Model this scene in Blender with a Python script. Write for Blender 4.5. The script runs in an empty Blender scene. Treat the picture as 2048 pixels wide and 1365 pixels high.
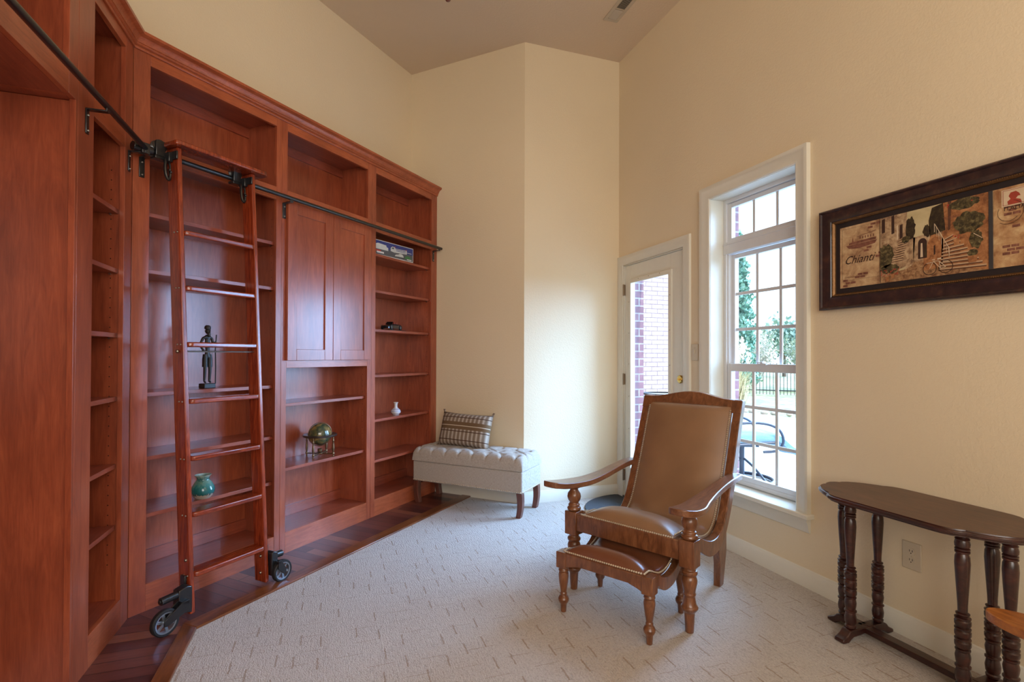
import bpy, math, random
from math import sin, cos, pi, radians, sqrt
from mathutils import Vector, Matrix
random.seed(7)
SC = bpy.context.scene
COL = SC.collection

# ------------------------------------------------------------ camera
S2 = 2 ** -.5
YAW, PITCH, ROLL = 0.33370603862367304, 0.009954147315091429, 0.003363459813343704
fwd = Vector((sin(YAW) * cos(PITCH), cos(YAW) * cos(PITCH), sin(PITCH)))
rgt0 = Vector((cos(YAW), -sin(YAW), 0))
up0 = rgt0.cross(fwd)
rgt = rgt0 * cos(ROLL) + up0 * sin(ROLL)
upv = -rgt0 * sin(ROLL) + up0 * cos(ROLL)
cam = bpy.data.cameras.new('camera')
cam.lens = 18.058; cam.sensor_width = 36; cam.shift_y = 0.00924
cam.clip_start = 0.02; cam.clip_end = 200
cam_o = bpy.data.objects.new('camera', cam); COL.objects.link(cam_o)
M = Matrix((rgt, upv, -fwd)).transposed().to_4x4(); M.translation = Vector((0, 0, 1.25))
cam_o.matrix_world = M
SC.camera = cam_o

# ------------------------------------------------------------ world, sun, lights, exposure
SKY = 2.6
W = bpy.data.worlds.new('sky'); SC.world = W; W.use_nodes = True
bg = W.node_tree.nodes['Background']
bg.inputs[0].default_value = (.66, .84, 1.0, 1); bg.inputs[1].default_value = SKY


def light(name, kind, loc, energy, color, target=None, size=1, size_y=None, **kw):
    l = bpy.data.lights.new(name, kind); l.energy = energy; l.color = color
    if kind == 'AREA':
        l.size = size
        if size_y: l.shape = 'RECTANGLE'; l.size_y = size_y
    elif kind == 'POINT': l.shadow_soft_size = size
    for k, v in kw.items(): setattr(l, k, v)
    o = bpy.data.objects.new(name, l); COL.objects.link(o); o.location = loc
    if target is not None:
        o.rotation_euler = (Vector(target) - Vector(loc)).to_track_quat('-Z', 'Y').to_euler()
    return o


sun = light('sun', 'SUN', (0, 0, 10), 3.2, (1, .95, .88)); sun.data.angle = .01
sun.rotation_euler = Vector((-.05, .8, -.62)).to_track_quat('-Z', 'Y').to_euler()
sk = light('sky_fill', 'SUN', (0, 0, 10), 33.0, (.34, .60, 1)); sk.data.angle = radians(75)  # added wide blue sun lamp, boosts the sky light entering the window
sk.rotation_euler = Vector((-1, .10, -.42)).to_track_quat('-Z', 'Y').to_euler()
# added soft fill panel for light from behind the camera; no window there
light('rear_fill', 'AREA', (-.1, -1.9, 1.9), 100, (1, .955, .89), (0.2, 3.0, 1.7), 2.8, 1.9)
light('rear_warm_fill', 'POINT', (1.6, -.6, 3.0), 18, (1, .84, .66), size=.25)  # unseen warm fill added to brighten the room, no fixture modelled
vs = SC.view_settings
vs.view_transform = 'Standard'; vs.look = 'None'; vs.gamma = 1; vs.use_curve_mapping = False
vs.exposure = 0.04
SC.cycles.use_denoising = True
SC.cycles.max_bounces = 10; SC.cycles.diffuse_bounces = 5; SC.cycles.glossy_bounces = 4
SC.cycles.transparent_max_bounces = 12
SC.cycles.sample_clamp_indirect = 6

# ------------------------------------------------------------ materials
def srgb(r, g, b):
    f = lambda c: (c / 255 / 12.92) if c / 255 <= .04045 else ((c / 255 + .055) / 1.055) ** 2.4
    return (f(r), f(g), f(b), 1)


class N:
    """tiny node helper"""
    def __init__(s, name):
        s.m = bpy.data.materials.new(name); s.m.use_nodes = True
        s.t = s.m.node_tree; s.b = s.t.nodes['Principled BSDF']
        s.co = s.t.nodes.new('ShaderNodeTexCoord').outputs['Object']

    def n(s, typ, ins=None, **kw):
        x = s.t.nodes.new(typ)
        for k, v in kw.items(): setattr(x, k, v)
        for k, v in (ins or {}).items(): s.set(x.inputs[k], v)
        return x

    def set(s, sock, v):
        if isinstance(v, bpy.types.NodeSocket): s.t.links.new(v, sock)
        else: sock.default_value = v

    def map(s, scale=(1, 1, 1), rot=(0, 0, 0), loc=(0, 0, 0), src=None):
        return s.n('ShaderNodeMapping', {0: src or s.co, 1: loc, 2: rot, 3: scale}).outputs[0]

    def noise(s, vec, scale=5, detail=4, rough=.5, dist=0):
        return s.n('ShaderNodeTexNoise', {'Vector': vec, 'Scale': scale, 'Detail': detail, 'Roughness': rough, 'Distortion': dist}).outputs[0]

    def ramp(s, fac, stops):
        r = s.n('ShaderNodeValToRGB', {0: fac}); e = r.color_ramp.elements
        e.remove(e[1]); e[0].position = stops[0][0]; e[0].color = (*stops[0][1][:3], 1)
        for p, c in stops[1:]: e.new(p).color = (*c[:3], 1)
        return r.outputs[0]

    def mix(s, fac, a, b, mode='MIX'):
        x = s.n('ShaderNodeMix', data_type='RGBA', blend_type=mode)
        s.set(x.inputs[0], fac); s.set(x.inputs[6], a); s.set(x.inputs[7], b)
        return x.outputs[2]

    def math(s, op, a, b=0.0, c=None):
        x = s.n('ShaderNodeMath', operation=op); s.set(x.inputs[0], a); s.set(x.inputs[1], b)
        if c is not None: s.set(x.inputs[2], c)
        return x.outputs[0]

    def sep(s, vec): return s.n('ShaderNodeSeparateXYZ', {0: vec}).outputs

    def comb(s, x, y, z=0.0): return s.n('ShaderNodeCombineXYZ', {0: x, 1: y, 2: z}).outputs[0]

    def bump(s, h, strength=.3, dist=.01):
        b = s.n('ShaderNodeBump', {'Strength': strength, 'Distance': dist, 'Height': h}).outputs[0]
        s.set(s.b.inputs['Normal'], b)

    def fin(s, color=None, rough=.5, metal=0, **kw):
        if color is not None: s.set(s.b.inputs['Base Color'], color)
        s.set(s.b.inputs['Roughness'], rough); s.set(s.b.inputs['Metallic'], metal)
        for k, v in kw.items(): s.set(s.b.inputs[k], v)
        return s.m


def plain(name, c, rough=.5, metal=0, var=.06, scale=30, bump=0, **kw):
    n = N(name); v = n.noise(n.map(), scale, 3)
    a = tuple(max(0, x * (1 - var)) for x in c[:3]) + (1,); b = tuple(min(1, x * (1 + var)) for x in c[:3]) + (1,)
    if bump: n.bump(v, bump, .004)
    return n.fin(n.ramp(v, [(.3, a), (.7, b)]), rough, metal, **kw)


def wood(name, dark, mid, light_, rough=.32, scale=(9, 9, 1.1), coat=.4, blotch=3.2, fine=.35, seed=0.0, spec=.5, pins=False):
    n = N(name)
    g = n.noise(n.map(scale, loc=(seed, seed, seed)), 3.2, 6, .6, 1.4)
    bl = n.noise(n.map((blotch, blotch, blotch * .5), loc=(seed, 3, 1)), 1.6, 3, .5)
    fi = n.noise(n.map((scale[0] * 9, scale[1] * 9, scale[2] * 4)), 3, 2)
    base = n.ramp(g, [(.28, dark), (.5, mid), (.72, light_)])
    blc = n.ramp(bl, [(.3, (.80, .76, .74)), (.7, (1.12, 1.12, 1.12))])
    c = n.mix(1.0, base, blc, 'MULTIPLY')
    fc = n.ramp(fi, [(.3, (1 - .3 * fine,) * 3), (.6, (1.04, 1.04, 1.04))])
    c = n.mix(1.0, c, fc, 'MULTIPLY')
    if pins:                                        # rows of drilled shelf-pin holes
        x, y, z = n.sep(n.co); fz = n.math('SUBTRACT', n.math('FRACT', n.math('DIVIDE', z, .045)), .5)
        d = None
        for yy in (.055, .242):
            q = n.math('ADD', n.math('POWER', n.math('SUBTRACT', y, yy), 2.0), n.math('POWER', n.math('MULTIPLY', fz, .045), 2.0))
            h = n.math('LESS_THAN', q, .0026 ** 2); d = h if d is None else n.math('MAXIMUM', d, h)
        d = n.math('MULTIPLY', d, n.math('MULTIPLY', n.math('GREATER_THAN', z, .25), n.math('LESS_THAN', z, 2.1)))
        c = n.mix(d, c, (.02, .008, .004, 1))
    n.bump(fi, .06, .001)
    n.b.inputs['Specular IOR Level'].default_value = spec
    return n.fin(c, rough, 0, **{'Coat Weight': coat, 'Coat Roughness': .22})


m_case = wood('cherry_stained_maple', srgb(138, 65, 41), srgb(157, 77, 49), srgb(172, 89, 57))
m_case_h = wood('cherry_stained_maple_shelf', srgb(130, 60, 41), srgb(148, 71, 49), srgb(162, 82, 57), scale=(1.1, 14, 14))
m_case_y = wood('cherry_stained_maple_rail', srgb(150, 72, 43), srgb(168, 85, 51), srgb(180, 95, 60), scale=(1.1, 14, 14))
m_case_pin = wood('cherry_stained_maple_drilled', srgb(138, 65, 41), srgb(157, 77, 49), srgb(172, 89, 57), pins=True)
m_ladder = wood('red_oak_ladder_stain', srgb(92, 28, 12), srgb(140, 52, 24), srgb(172, 76, 38), rough=.2, coat=.6, scale=(20, 20, 1.6))
m_rung = wood('red_oak_rung_stain', srgb(84, 26, 12), srgb(140, 52, 24), srgb(180, 80, 40), rough=.2, coat=.6, scale=(2, 26, 26), fine=1)
m_chairwood = wood('walnut_stained_chair_wood', srgb(84, 48, 29), srgb(114, 70, 43), srgb(138, 90, 58), rough=.28, coat=.35, scale=(9, 9, 2.5))
m_armwood = wood('walnut_stained_arm_wood', srgb(90, 54, 34), srgb(120, 76, 49), srgb(144, 96, 66), rough=.28, coat=.35, scale=(14, 2, 14))
m_console = wood('dark_mahogany', srgb(34, 15, 14), srgb(54, 24, 20), srgb(76, 38, 30), rough=.3, coat=.35, scale=(8, 2, 8))
m_consoletop = wood('dark_mahogany_worn_top', srgb(66, 42, 30), srgb(84, 55, 40), srgb(98, 66, 48), rough=.42, coat=.1, scale=(9, 1.2, 9))
m_stool = wood('honey_oak', srgb(128, 74, 32), srgb(164, 100, 46), srgb(190, 124, 62), rough=.35, coat=.3, scale=(12, 2, 12))
m_trimwood = wood('floor_border_oak', srgb(88, 46, 22), srgb(118, 66, 34), srgb(140, 82, 44), rough=.3, coat=.3, scale=(8, 1.0, 8))
m_benchleg = wood('bench_leg_wood', srgb(78, 42, 32), srgb(104, 58, 44), srgb(124, 72, 54), rough=.4, scale=(12, 12, 2))


def paint(name, c, bump=.35, scale=55, rough=.62):
    n = N(name)
    a = n.noise(n.map(), scale, 5, .55, .6)
    big = n.noise(n.map(), .8, 2)
    h = n.ramp(a, [(.38, (0, 0, 0)), (.62, (1, 1, 1))])
    n.bump(h, bump, .004)
    col = n.ramp(big, [(.35, tuple(x * .97 for x in c[:3])), (.65, tuple(min(1, x * 1.03) for x in c[:3]))])
    return n.fin(col, rough)


m_wall = paint('cream_orange_peel_paint', srgb(226, 210, 180), .16, 85)
m_ceil = paint('tan_ceiling_paint', srgb(212, 192, 166), .15, 60)
m_white = plain('white_trim_paint', srgb(222, 219, 206), .38, var=.01)
m_white_win = plain('white_window_vinyl', srgb(216, 218, 220), .3, var=.01)
m_plate = plain('almond_cover_plate', srgb(205, 192, 168), .35, var=.01)
m_plate_d = plain('outlet_slots', srgb(50, 42, 36), .5)
m_black = plain('black_powder_coated_steel', srgb(24, 25, 28), .3, 0, **{'Coat Weight': .45, 'Coat Roughness': .2})
m_rubber = plain('black_rubber', srgb(26, 27, 30), .6)
m_alu = plain('cast_aluminium', srgb(150, 160, 172), .3, .8)
m_steel = plain('zinc_steel', srgb(168, 165, 155), .3, 1)
m_brass = plain('polished_brass', srgb(190, 160, 95), .22, 1)
m_nail = plain('antique_nickel_nailheads', srgb(214, 202, 184), .34, .75)
m_hinge = plain('brushed_nickel_hinge', srgb(138, 120, 100), .4, .8)
m_mat = plain('charcoal_rubber_mat', srgb(58, 62, 68), .8, scale=90, bump=.4)


def leather(name, c, rough=.36):
    n = N(name); v = n.n('ShaderNodeTexVoronoi', {'Vector': n.map(), 'Scale': 260.0}).outputs[0]
    z = n.noise(n.map(), 5, 3)
    n.bump(v, .12, .001)
    return n.fin(n.ramp(z, [(.3, tuple(x * .9 for x in c[:3])), (.7, tuple(x * 1.1 for x in c[:3]))]), rough, **{'Coat Weight': .2, 'Coat Roughness': .25})


m_leather = leather('tan_brown_leather', srgb(138, 104, 76))
m_leather2 = leather('chestnut_brown_leather', srgb(112, 68, 46), .3)


def fabric(name, c1, c2, sc=420, rough=.9):
    n = N(name)
    x, y, z = n.sep(n.map())
    a = n.noise(n.map((sc, sc * .15, sc * .15)), 1, 2); b = n.noise(n.map((sc * .12, sc * .12, sc)), 1, 2)
    h = n.math('ADD', a, b)
    n.bump(h, .35, .002)
    return n.fin(n.ramp(n.math('MULTIPLY', h, .5), [(.35, c1), (.65, c2)]), rough, **{'Sheen Weight': .2})


m_linen = fabric('oatmeal_linen', srgb(158, 148, 137), srgb(186, 178, 168))


def carpet():
    n = N('sculpted_loop_carpet')
    x, y, z = n.sep(n.map())

    def dashes(u, v, pu, pv, wid, l0, l1, thr, seed):
        cu = n.math('DIVIDE', u, pu); iu = n.math('FLOOR', cu); fu = n.math('FRACT', cu)
        off = n.n('ShaderNodeTexWhiteNoise', {0: n.comb(iu, seed, 0.0)}).outputs[0]
        cv = n.math('ADD', n.math('DIVIDE', v, pv), off); iv = n.math('FLOOR', cv); fv = n.math('FRACT', cv)
        rnd = n.n('ShaderNodeTexWhiteNoise', {0: n.comb(iu, iv, seed)}).outputs[0]
        wob = n.math('MULTIPLY', n.math('SUBTRACT', rnd, .5), .5)
        m1 = n.math('LESS_THAN', n.math('ABSOLUTE', n.math('SUBTRACT', n.math('ADD', fu, wob), .5)), wid)
        m2 = n.math('MULTIPLY', n.math('GREATER_THAN', fv, l0), n.math('LESS_THAN', fv, l1))
        m3 = n.math('GREATER_THAN', rnd, thr)
        return n.math('MULTIPLY', n.math('MULTIPLY', m1, m2), m3)
    jit = n.noise(n.map(), 45, 2)
    xj = n.math('ADD', x, n.math('MULTIPLY', jit, .012)); yj = n.math('ADD', y, n.math('MULTIPLY', jit, .012))
    dy = dashes(xj, yj, .085, .165, .042, .15, .66, .34, 1.0)
    dx = dashes(yj, xj, .105, .21, .026, .2, .70, .40, 5.0)
    loops = n.n('ShaderNodeTexVoronoi', {'Vector': n.map((1, .6, 1)), 'Scale': 210.0}).outputs[0]
    ribs = n.noise(n.map((150, 22, 1)), 1, 2)
    big = n.noise(n.map(), 1.3, 3)
    blk = n.n('ShaderNodeTexVoronoi', {'Vector': n.map(), 'Scale': 5.0}, distance='CHEBYCHEV').outputs[1]
    blkv = n.sep(blk)[0]
    base = n.ramp(n.math('ADD', n.math('MULTIPLY', loops, .55), n.math('MULTIPLY', ribs, .5)), [(.15, srgb(208, 200, 192)), (.6, srgb(184, 174, 165)), (.95, srgb(146, 136, 127))])
    base = n.mix(n.math('MULTIPLY', big, .16), base, srgb(150, 138, 126))
    base = n.mix(n.math('MULTIPLY', blkv, .16), base, srgb(208, 200, 190))
    c = n.mix(n.math('MULTIPLY', dy, .62), base, srgb(138, 110, 82))
    c = n.mix(n.math('MULTIPLY', dx, .34), c, srgb(134, 106, 80))
    h = n.math('SUBTRACT', n.math('ADD', n.math('MULTIPLY', n.math('SUBTRACT', 1.0, loops), .7), ribs), n.math('MULTIPLY', n.math('ADD', dy, dx), 1.2))
    n.bump(h, .55, .006)
    return n.fin(c, .95, **{'Sheen Weight': .15})


m_carpet = carpet()


def planks(name, pw=.076, ln=1.3):
    n = N(name)
    x, y, z = n.sep(n.map())       # boards run along local y
    cx = n.math('DIVIDE', x, pw); ix = n.math('FLOOR', cx); fx = n.math('FRACT', cx)
    off = n.n('ShaderNodeTexWhiteNoise', {0: n.comb(ix, 2.0, 0.0)}).outputs[0]
    cy = n.math('ADD', n.math('DIVIDE', y, ln), off); iy = n.math('FLOOR', cy); fy = n.math('FRACT', cy)
    r = n.n('ShaderNodeTexWhiteNoise', {0: n.comb(ix, iy, 4.0)}).outputs[0]
    gap = n.math('GREATER_THAN', n.math('ABSOLUTE', n.math('SUBTRACT', fx, .5)), .468)
    gap = n.math('MAXIMUM', gap, n.math('GREATER_THAN', n.math('ABSOLUTE', n.math('SUBTRACT', fy, .5)), .498))
    gr = n.noise(n.map((40, 3, 1)), 2, 5, .6, 1)
    c = n.ramp(r, [(0, srgb(68, 34, 32)), (.35, srgb(92, 48, 42)), (.65, srgb(112, 62, 50)), (1, srgb(140, 86, 62))])
    c = n.mix(1.0, c, n.ramp(gr, [(.3, (.78, .76, .76)), (.7, (1.1, 1.1, 1.1))]), 'MULTIPLY')
    c = n.mix(n.math('MULTIPLY', gap, .8), c, srgb(24, 10, 10))
    n.bump(n.math('SUBTRACT', 1.0, gap), .3, .002)
    return n.fin(c, .34, **{'Coat Weight': .2, 'Coat Roughness': .2})


m_planks = planks('jatoba_strip_flooring')


def brick(name, c1, c2, mortar, bw=.205, bh=.068, axis='xz'):
    n = N(name); x, y, z = n.sep(n.map())
    v = n.comb(n.math('ADD', x, y), z, 0.0)
    b = n.n('ShaderNodeTexBrick', {'Vector': v, 'Color1': c1, 'Color2': c2, 'Mortar': mortar, 'Scale': 1.0, 'Mortar Size': .006, 'Brick Width': bw, 'Row Height': bh, 'Mortar Smooth': .1})
    no = n.noise(n.map(), 25, 4)
    c = n.mix(1.0, b.outputs[0], n.ramp(no, [(.3, (.82, .8, .8)), (.7, (1.1, 1.1, 1.1))]), 'MULTIPLY')
    n.bump(n.math('SUBTRACT', n.math('MULTIPLY', no, .4), b.outputs[1]), .6, .006)
    return n.fin(c, .9)


# ------------------------------------------------------------ mesh helpers
class MB:
    def __init__(s): s.v = []; s.f = []

    def add(s, vs, fs):
        o = len(s.v); s.v += [tuple(p) for p in vs]; s.f += [tuple(i + o for i in f) for f in fs]; return s

    def box(s, a, b, M=None):
        x0, y0, z0 = a; x1, y1, z1 = b
        vs = [(x, y, z) for x in (x0, x1) for y in (y0, y1) for z in (z0, z1)]
        if M is not None: vs = [M @ Vector(p) for p in vs]
        return s.add(vs, [(0, 1, 3, 2), (4, 6, 7, 5), (0, 4, 5, 1), (2, 3, 7, 6), (0, 2, 6, 4), (1, 5, 7, 3)])

    def prism(s, poly, d0, d1, fn):
        """poly = 2-D outline, fn(u,v,d) -> 3-D"""
        n = len(poly)
        vs = [fn(u, v, d0) for u, v in poly] + [fn(u, v, d1) for u, v in poly]
        fs = [tuple(range(n)), tuple(range(2 * n - 1, n - 1, -1))] + [(i, i + n, (i + 1) % n + n, (i + 1) % n) for i in range(n)]
        return s.add(vs, fs)

    def lathe(s, prof, base=(0, 0, 0), axis='z', seg=20, M=None):
        vs = []; fs = []; n = len(prof)
        for r, h in prof:
            for k in range(seg):
                a = 2 * pi * k / seg; p = (r * cos(a), r * sin(a), h)
                if axis == 'x': p = (p[2], p[0], p[1])
                if axis == 'y': p = (p[0], p[2], p[1])
                p = Vector(p) + Vector(base)
                vs.append(M @ p if M is not None else p)
        for i in range(n - 1):
            for k in range(seg):
                k2 = (k + 1) % seg; fs.append((i * seg + k, i * seg + k2, (i + 1) * seg + k2, (i + 1) * seg + k))
        if tuple(prof[0]) == tuple(prof[-1]): pass
        else: fs.append(tuple(range(seg - 1, -1, -1))); fs.append(tuple((n - 1) * seg + k for k in range(seg)))
        return s.add(vs, fs)

    def cyl(s, p0, p1, r0, r1=None, seg=14):
        p0 = Vector(p0); p1 = Vector(p1); d = p1 - p0
        q = d.to_track_quat('Z', 'Y').to_matrix().to_4x4(); q.translation = p0
        return s.lathe([(r0, 0), (r0 if r1 is None else r1, d.length)], seg=seg, M=q)

    def tube(s, pts, r, seg=10, closed=False):
        pts = [Vector(p) for p in pts]; n = len(pts); vs = []; fs = []
        ref = Vector((0, 0, 1)); prev = None
        for i, p in enumerate(pts):
            if closed: t = pts[(i + 1) % n] - pts[i - 1]
            else: t = pts[min(i + 1, n - 1)] - pts[max(i - 1, 0)]
            t.normalize()
            if prev is None:
                a = t.cross(ref if abs(t.dot(ref)) < .9 else Vector((1, 0, 0))).normalized()
            else: a = (prev - t * prev.dot(t)).normalized()
            prev = a; b = t.cross(a); rr = r[i] if isinstance(r, (list, tuple)) else r
            for k in range(seg):
                an = 2 * pi * k / seg; vs.append(p + a * (rr * cos(an)) + b * (rr * sin(an)))
        m = n if closed else n - 1
        for i in range(m):
            for k in range(seg):
                j = (i + 1) % n; k2 = (k + 1) % seg; fs.append((i * seg + k, i * seg + k2, j * seg + k2, j * seg + k))
        if not closed: fs += [tuple(range(seg - 1, -1, -1)), tuple((n - 1) * seg + k for k in range(seg))]
        return s.add(vs, fs)

    def sphere(s, c, r, seg=12, rings=7, sc=(1, 1, 1)):
        c = Vector(c); vs = [c + Vector((0, 0, -r * sc[2]))]; fs = []
        for i in range(1, rings):
            a = -pi / 2 + pi * i / rings
            for k in range(seg):
                b = 2 * pi * k / seg
                vs.append(c + Vector((r * sc[0] * cos(a) * cos(b), r * sc[1] * cos(a) * sin(b), r * sc[2] * sin(a))))
        vs.append(c + Vector((0, 0, r * sc[2]))); t = len(vs) - 1
        for k in range(seg):
            k2 = (k + 1) % seg; fs.append((0, 1 + k2, 1 + k)); fs.append((t, t - seg + k, t - seg + k2))
            for i in range(rings - 2):
                fs.append((1 + i * seg + k, 1 + i * seg + k2, 1 + (i + 1) * seg + k2, 1 + (i + 1) * seg + k))
        return s.add(vs, fs)

    def grid(s, fn, nu, nv, closed_u=False):
        vs = [fn(i / (nu - (0 if closed_u else 1)), j / (nv - 1)) for j in range(nv) for i in range(nu)]
        fs = []
        for j in range(nv - 1):
            for i in range(nu if closed_u else nu - 1):
                i2 = (i + 1) % nu; fs.append((j * nu + i, j * nu + i2, (j + 1) * nu + i2, (j + 1) * nu + i))
        return s.add(vs, fs)

    def slab(s, fn, nu, nv, th):
        """closed sheet: fn top surface, pushed down by th (vector) for the bottom"""
        th = Vector(th); n0 = len(s.v)
        top = [Vector(fn(i / (nu - 1), j / (nv - 1))) for j in range(nv) for i in range(nu)]
        bot = [p + th for p in top]; N_ = nu * nv; fs = []
        for j in range(nv - 1):
            for i in range(nu - 1):
                a = j * nu + i; b = a + 1; c = a + nu + 1; d = a + nu
                fs.append((a, b, c, d)); fs.append((N_ + d, N_ + c, N_ + b, N_ + a))
        edge = [i for i in range(nu)] + [j * nu + nu - 1 for j in range(1, nv)] + [(nv - 1) * nu + i for i in range(nu - 2, -1, -1)] + [j * nu for j in range(nv - 2, 0, -1)]
        for k in range(len(edge)):
            a = edge[k]; b = edge[(k + 1) % len(edge)]; fs.append((a, N_ + a, N_ + b, b))
        return s.add(top + bot, fs)

    def build(s, name, mat, parent=None, bevel=0, sub=0, sharp=38, seg=2, fix=True, flat=False):
        me = bpy.data.meshes.new(name); me.from_pydata(s.v, [], s.f); me.validate()
        if fix:
            import bmesh
            bm = bmesh.new(); bm.from_mesh(me); bmesh.ops.recalc_face_normals(bm, faces=bm.faces); bm.to_mesh(me); bm.free()
        me.materials.append(mat)
        if not flat:
            me.polygons.foreach_set('use_smooth', [True] * len(me.polygons))
            me.set_sharp_from_angle(angle=radians(sharp))
        o = bpy.data.objects.new(name, me); COL.objects.link(o)
        if parent is not None: o.parent = parent
        if bevel:
            b = o.modifiers.new('edge', 'BEVEL'); b.width = bevel; b.segments = seg; b.limit_method = 'ANGLE'; b.angle_limit = radians(40)
            b.harden_normals = False
        if sub:
            q = o.modifiers.new('smooth', 'SUBSURF'); q.levels = sub; q.render_levels = sub
        return o


def tag(o, label, cat, group=None, kind=None):
    o['label'] = label; o['category'] = cat
    if group: o['group'] = group
    if kind: o['kind'] = kind
    return o


def thing(name, label, cat, loc=(0, 0, 0), rotz=0, group=None, kind=None):
    o = bpy.data.objects.new(name, None); COL.objects.link(o)
    o.location = loc; o.rotation_euler = (0, 0, rotz); o.empty_display_size = .1
    return tag(o, label, cat, group, kind)


def bez(pts, n=8):
    """Catmull-Rom through the points"""
    out = []; P = [pts[0]] + list(pts) + [pts[-1]]
    for i in range(1, len(P) - 2):
        for k in range(n):
            t = k / n; a, b, c, d = P[i - 1], P[i], P[i + 1], P[i + 2]
            out.append(tuple(.5 * (2 * b[j] + (c[j] - a[j]) * t + (2 * a[j] - 5 * b[j] + 4 * c[j] - d[j]) * t * t + (3 * b[j] - a[j] - 3 * c[j] + d[j]) * t ** 3) for j in range(len(b))))
    out.append(tuple(pts[-1])); return out


# ------------------------------------------------------------ room dimensions
XR, YB, W1, ZC = 2.432, 4.068, 3.950, 3.917
DF, DL, XF = -2.689, -2.986, -.9115
EL = Vector((S2, S2, 0)); NL = Vector((S2, -S2, 0))
CORN = EL * 1.400 + NL * DF                     # where the two bookcase faces meet
def elnl(e, n, z=0): return EL * e + NL * n + Vector((0, 0, z))


K = dict(kind='structure')
# polygon of the room (carpet / ceiling outline)
P_rb = Vector((XR, YB, 0)); xc = W1 / S2 - YB; P_col = Vector((xc, YB, 0)); P_5 = elnl(W1, DL)
XFW = XF - .30
yint = XFW - DL / S2
P_6 = Vector((XFW, yint, 0))
YREAR = -2.5; XLEFT = -1.75
P_7 = Vector((XFW, 1.2, 0)); P_7b = Vector((XLEFT, 1.2, 0)); P_8 = Vector((XLEFT, YREAR, 0)); P_9 = Vector((XR, YREAR, 0))
room = [P_rb, P_col, P_5, P_6, P_7, P_7b, P_8, P_9]


def struct(name, mb, mat, label, cat, **kw):
    o = mb.build(name, mat, None, **kw); tag(o, label, cat, kind='structure'); return o


def poly_slab(pts, z0, z1):
    mb = MB(); return mb.prism([(p[0], p[1]) for p in pts], z0, z1, lambda u, v, d: (u, v, d))


def wall_seg(a, b, z0=0, z1=ZC, t=.12, mb=None):
    """wall from a to b with the room on its right; t < 0 grows outward"""
    mb = mb or MB(); a = Vector(a[:]); b = Vector(b[:]); d = (b - a).normalized(); n = Vector((d.y, -d.x, 0)) * t
    return mb.prism([(a.x, a.y), (b.x, b.y), (b.x + n.x, b.y + n.y), (a.x + n.x, a.y + n.y)], z0, z1, lambda u, v, q: (u, v, q))


struct('floor', poly_slab([p for p in room], -.1, 0), m_carpet, 'pale beige sculpted loop carpet with brown dashes covering the room', 'carpet')
struct('ceiling', poly_slab([P_rb + Vector((.3, .1, 0)), P_col + Vector((0, .2, 0)), P_5 + Vector((-.1, .15, 0)), P_6 + Vector((-.15, 0, 0)), P_7b + Vector((-.1, 0, 0)), P_8 + Vector((-.1, -.1, 0)), P_9 + Vector((.3, -.1, 0))], ZC, ZC + .1), m_ceil, 'flat tan painted ceiling high above the room', 'ceiling')
# right wall with door and window openings
WT = .16
DY0, DY1, DZ1 = 3.160, 3.985, 2.052
WY0, WY1, WZ0, WZ1 = 2.175, 2.875, .395, 2.328
mb = MB()
for y0, y1, z0, z1 in ((DY1, YB + .12, 0, ZC), (DY0, DY1, DZ1, ZC), (WY1, DY0, 0, ZC), (WY0, WY1, 0, WZ0), (WY0, WY1, WZ1, ZC), (YREAR - .1, WY0, 0, ZC)):
    mb.box((XR, y0, z0), (XR + WT, y1, z1))
struct('wall_right', mb, m_wall, 'cream textured wall with the window, glazed door and framed picture', 'wall', flat=True)
struct('wall_back', wall_seg(P_col, P_rb, t=-.12), m_wall, 'narrow cream wall between the glazed door and the outward corner', 'wall', flat=True)
struct('wall_angled', wall_seg(P_5, P_col, t=-.12), m_wall, 'cream angled wall behind the tufted bench', 'wall', flat=True)
struct('wall_left', wall_seg(P_6, P_5, t=-.12), m_wall, 'cream wall rising above the long bookcase', 'wall', flat=True)
struct('wall_side', wall_seg(P_7, P_6, t=-.12), m_wall, 'cream wall behind the narrow left bookcase', 'wall', flat=True)
struct('wall_jog', wall_seg(P_7b, P_7, t=-.12), m_wall, 'short cream return wall at the far left', 'wall', flat=True)
struct('wall_far_left', wall_seg(P_8, P_7b, t=-.12), m_wall, 'cream wall beside the camera', 'wall', flat=True)
struct('wall_rear', wall_seg(P_9, P_8, t=-.12), m_wall, 'cream wall behind the camera', 'wall', flat=True)

# baseboards
def baseboard(name, a, b, label, h=.098):
    a = Vector(a[:]); b = Vector(b[:]); d = (b - a).normalized(); n = Vector((d.y, -d.x, 0))
    prof = [(0, 0), (.016, 0), (.016, h * .78), (.010, h * .86), (.007, h * .96), (0, h)]
    L = (b - a).length
    mb = MB().prism(prof, 0, L, lambda u, v, q: a + d * q + n * u + Vector((0, 0, v)))
    return struct(name, mb, m_white, label, 'baseboard')


# each runs with the room on its right
baseboard('baseboard_right', (XR, DY0 - .10, 0), (XR, YREAR, 0), 'white baseboard under the window and the picture')
baseboard('baseboard_back', P_col, P_rb, 'white baseboard beside the glazed door')
P_b0 = elnl(W1, DF + .002)
baseboard('baseboard_angled', P_b0, P_col, 'white baseboard behind the bench')

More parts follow.
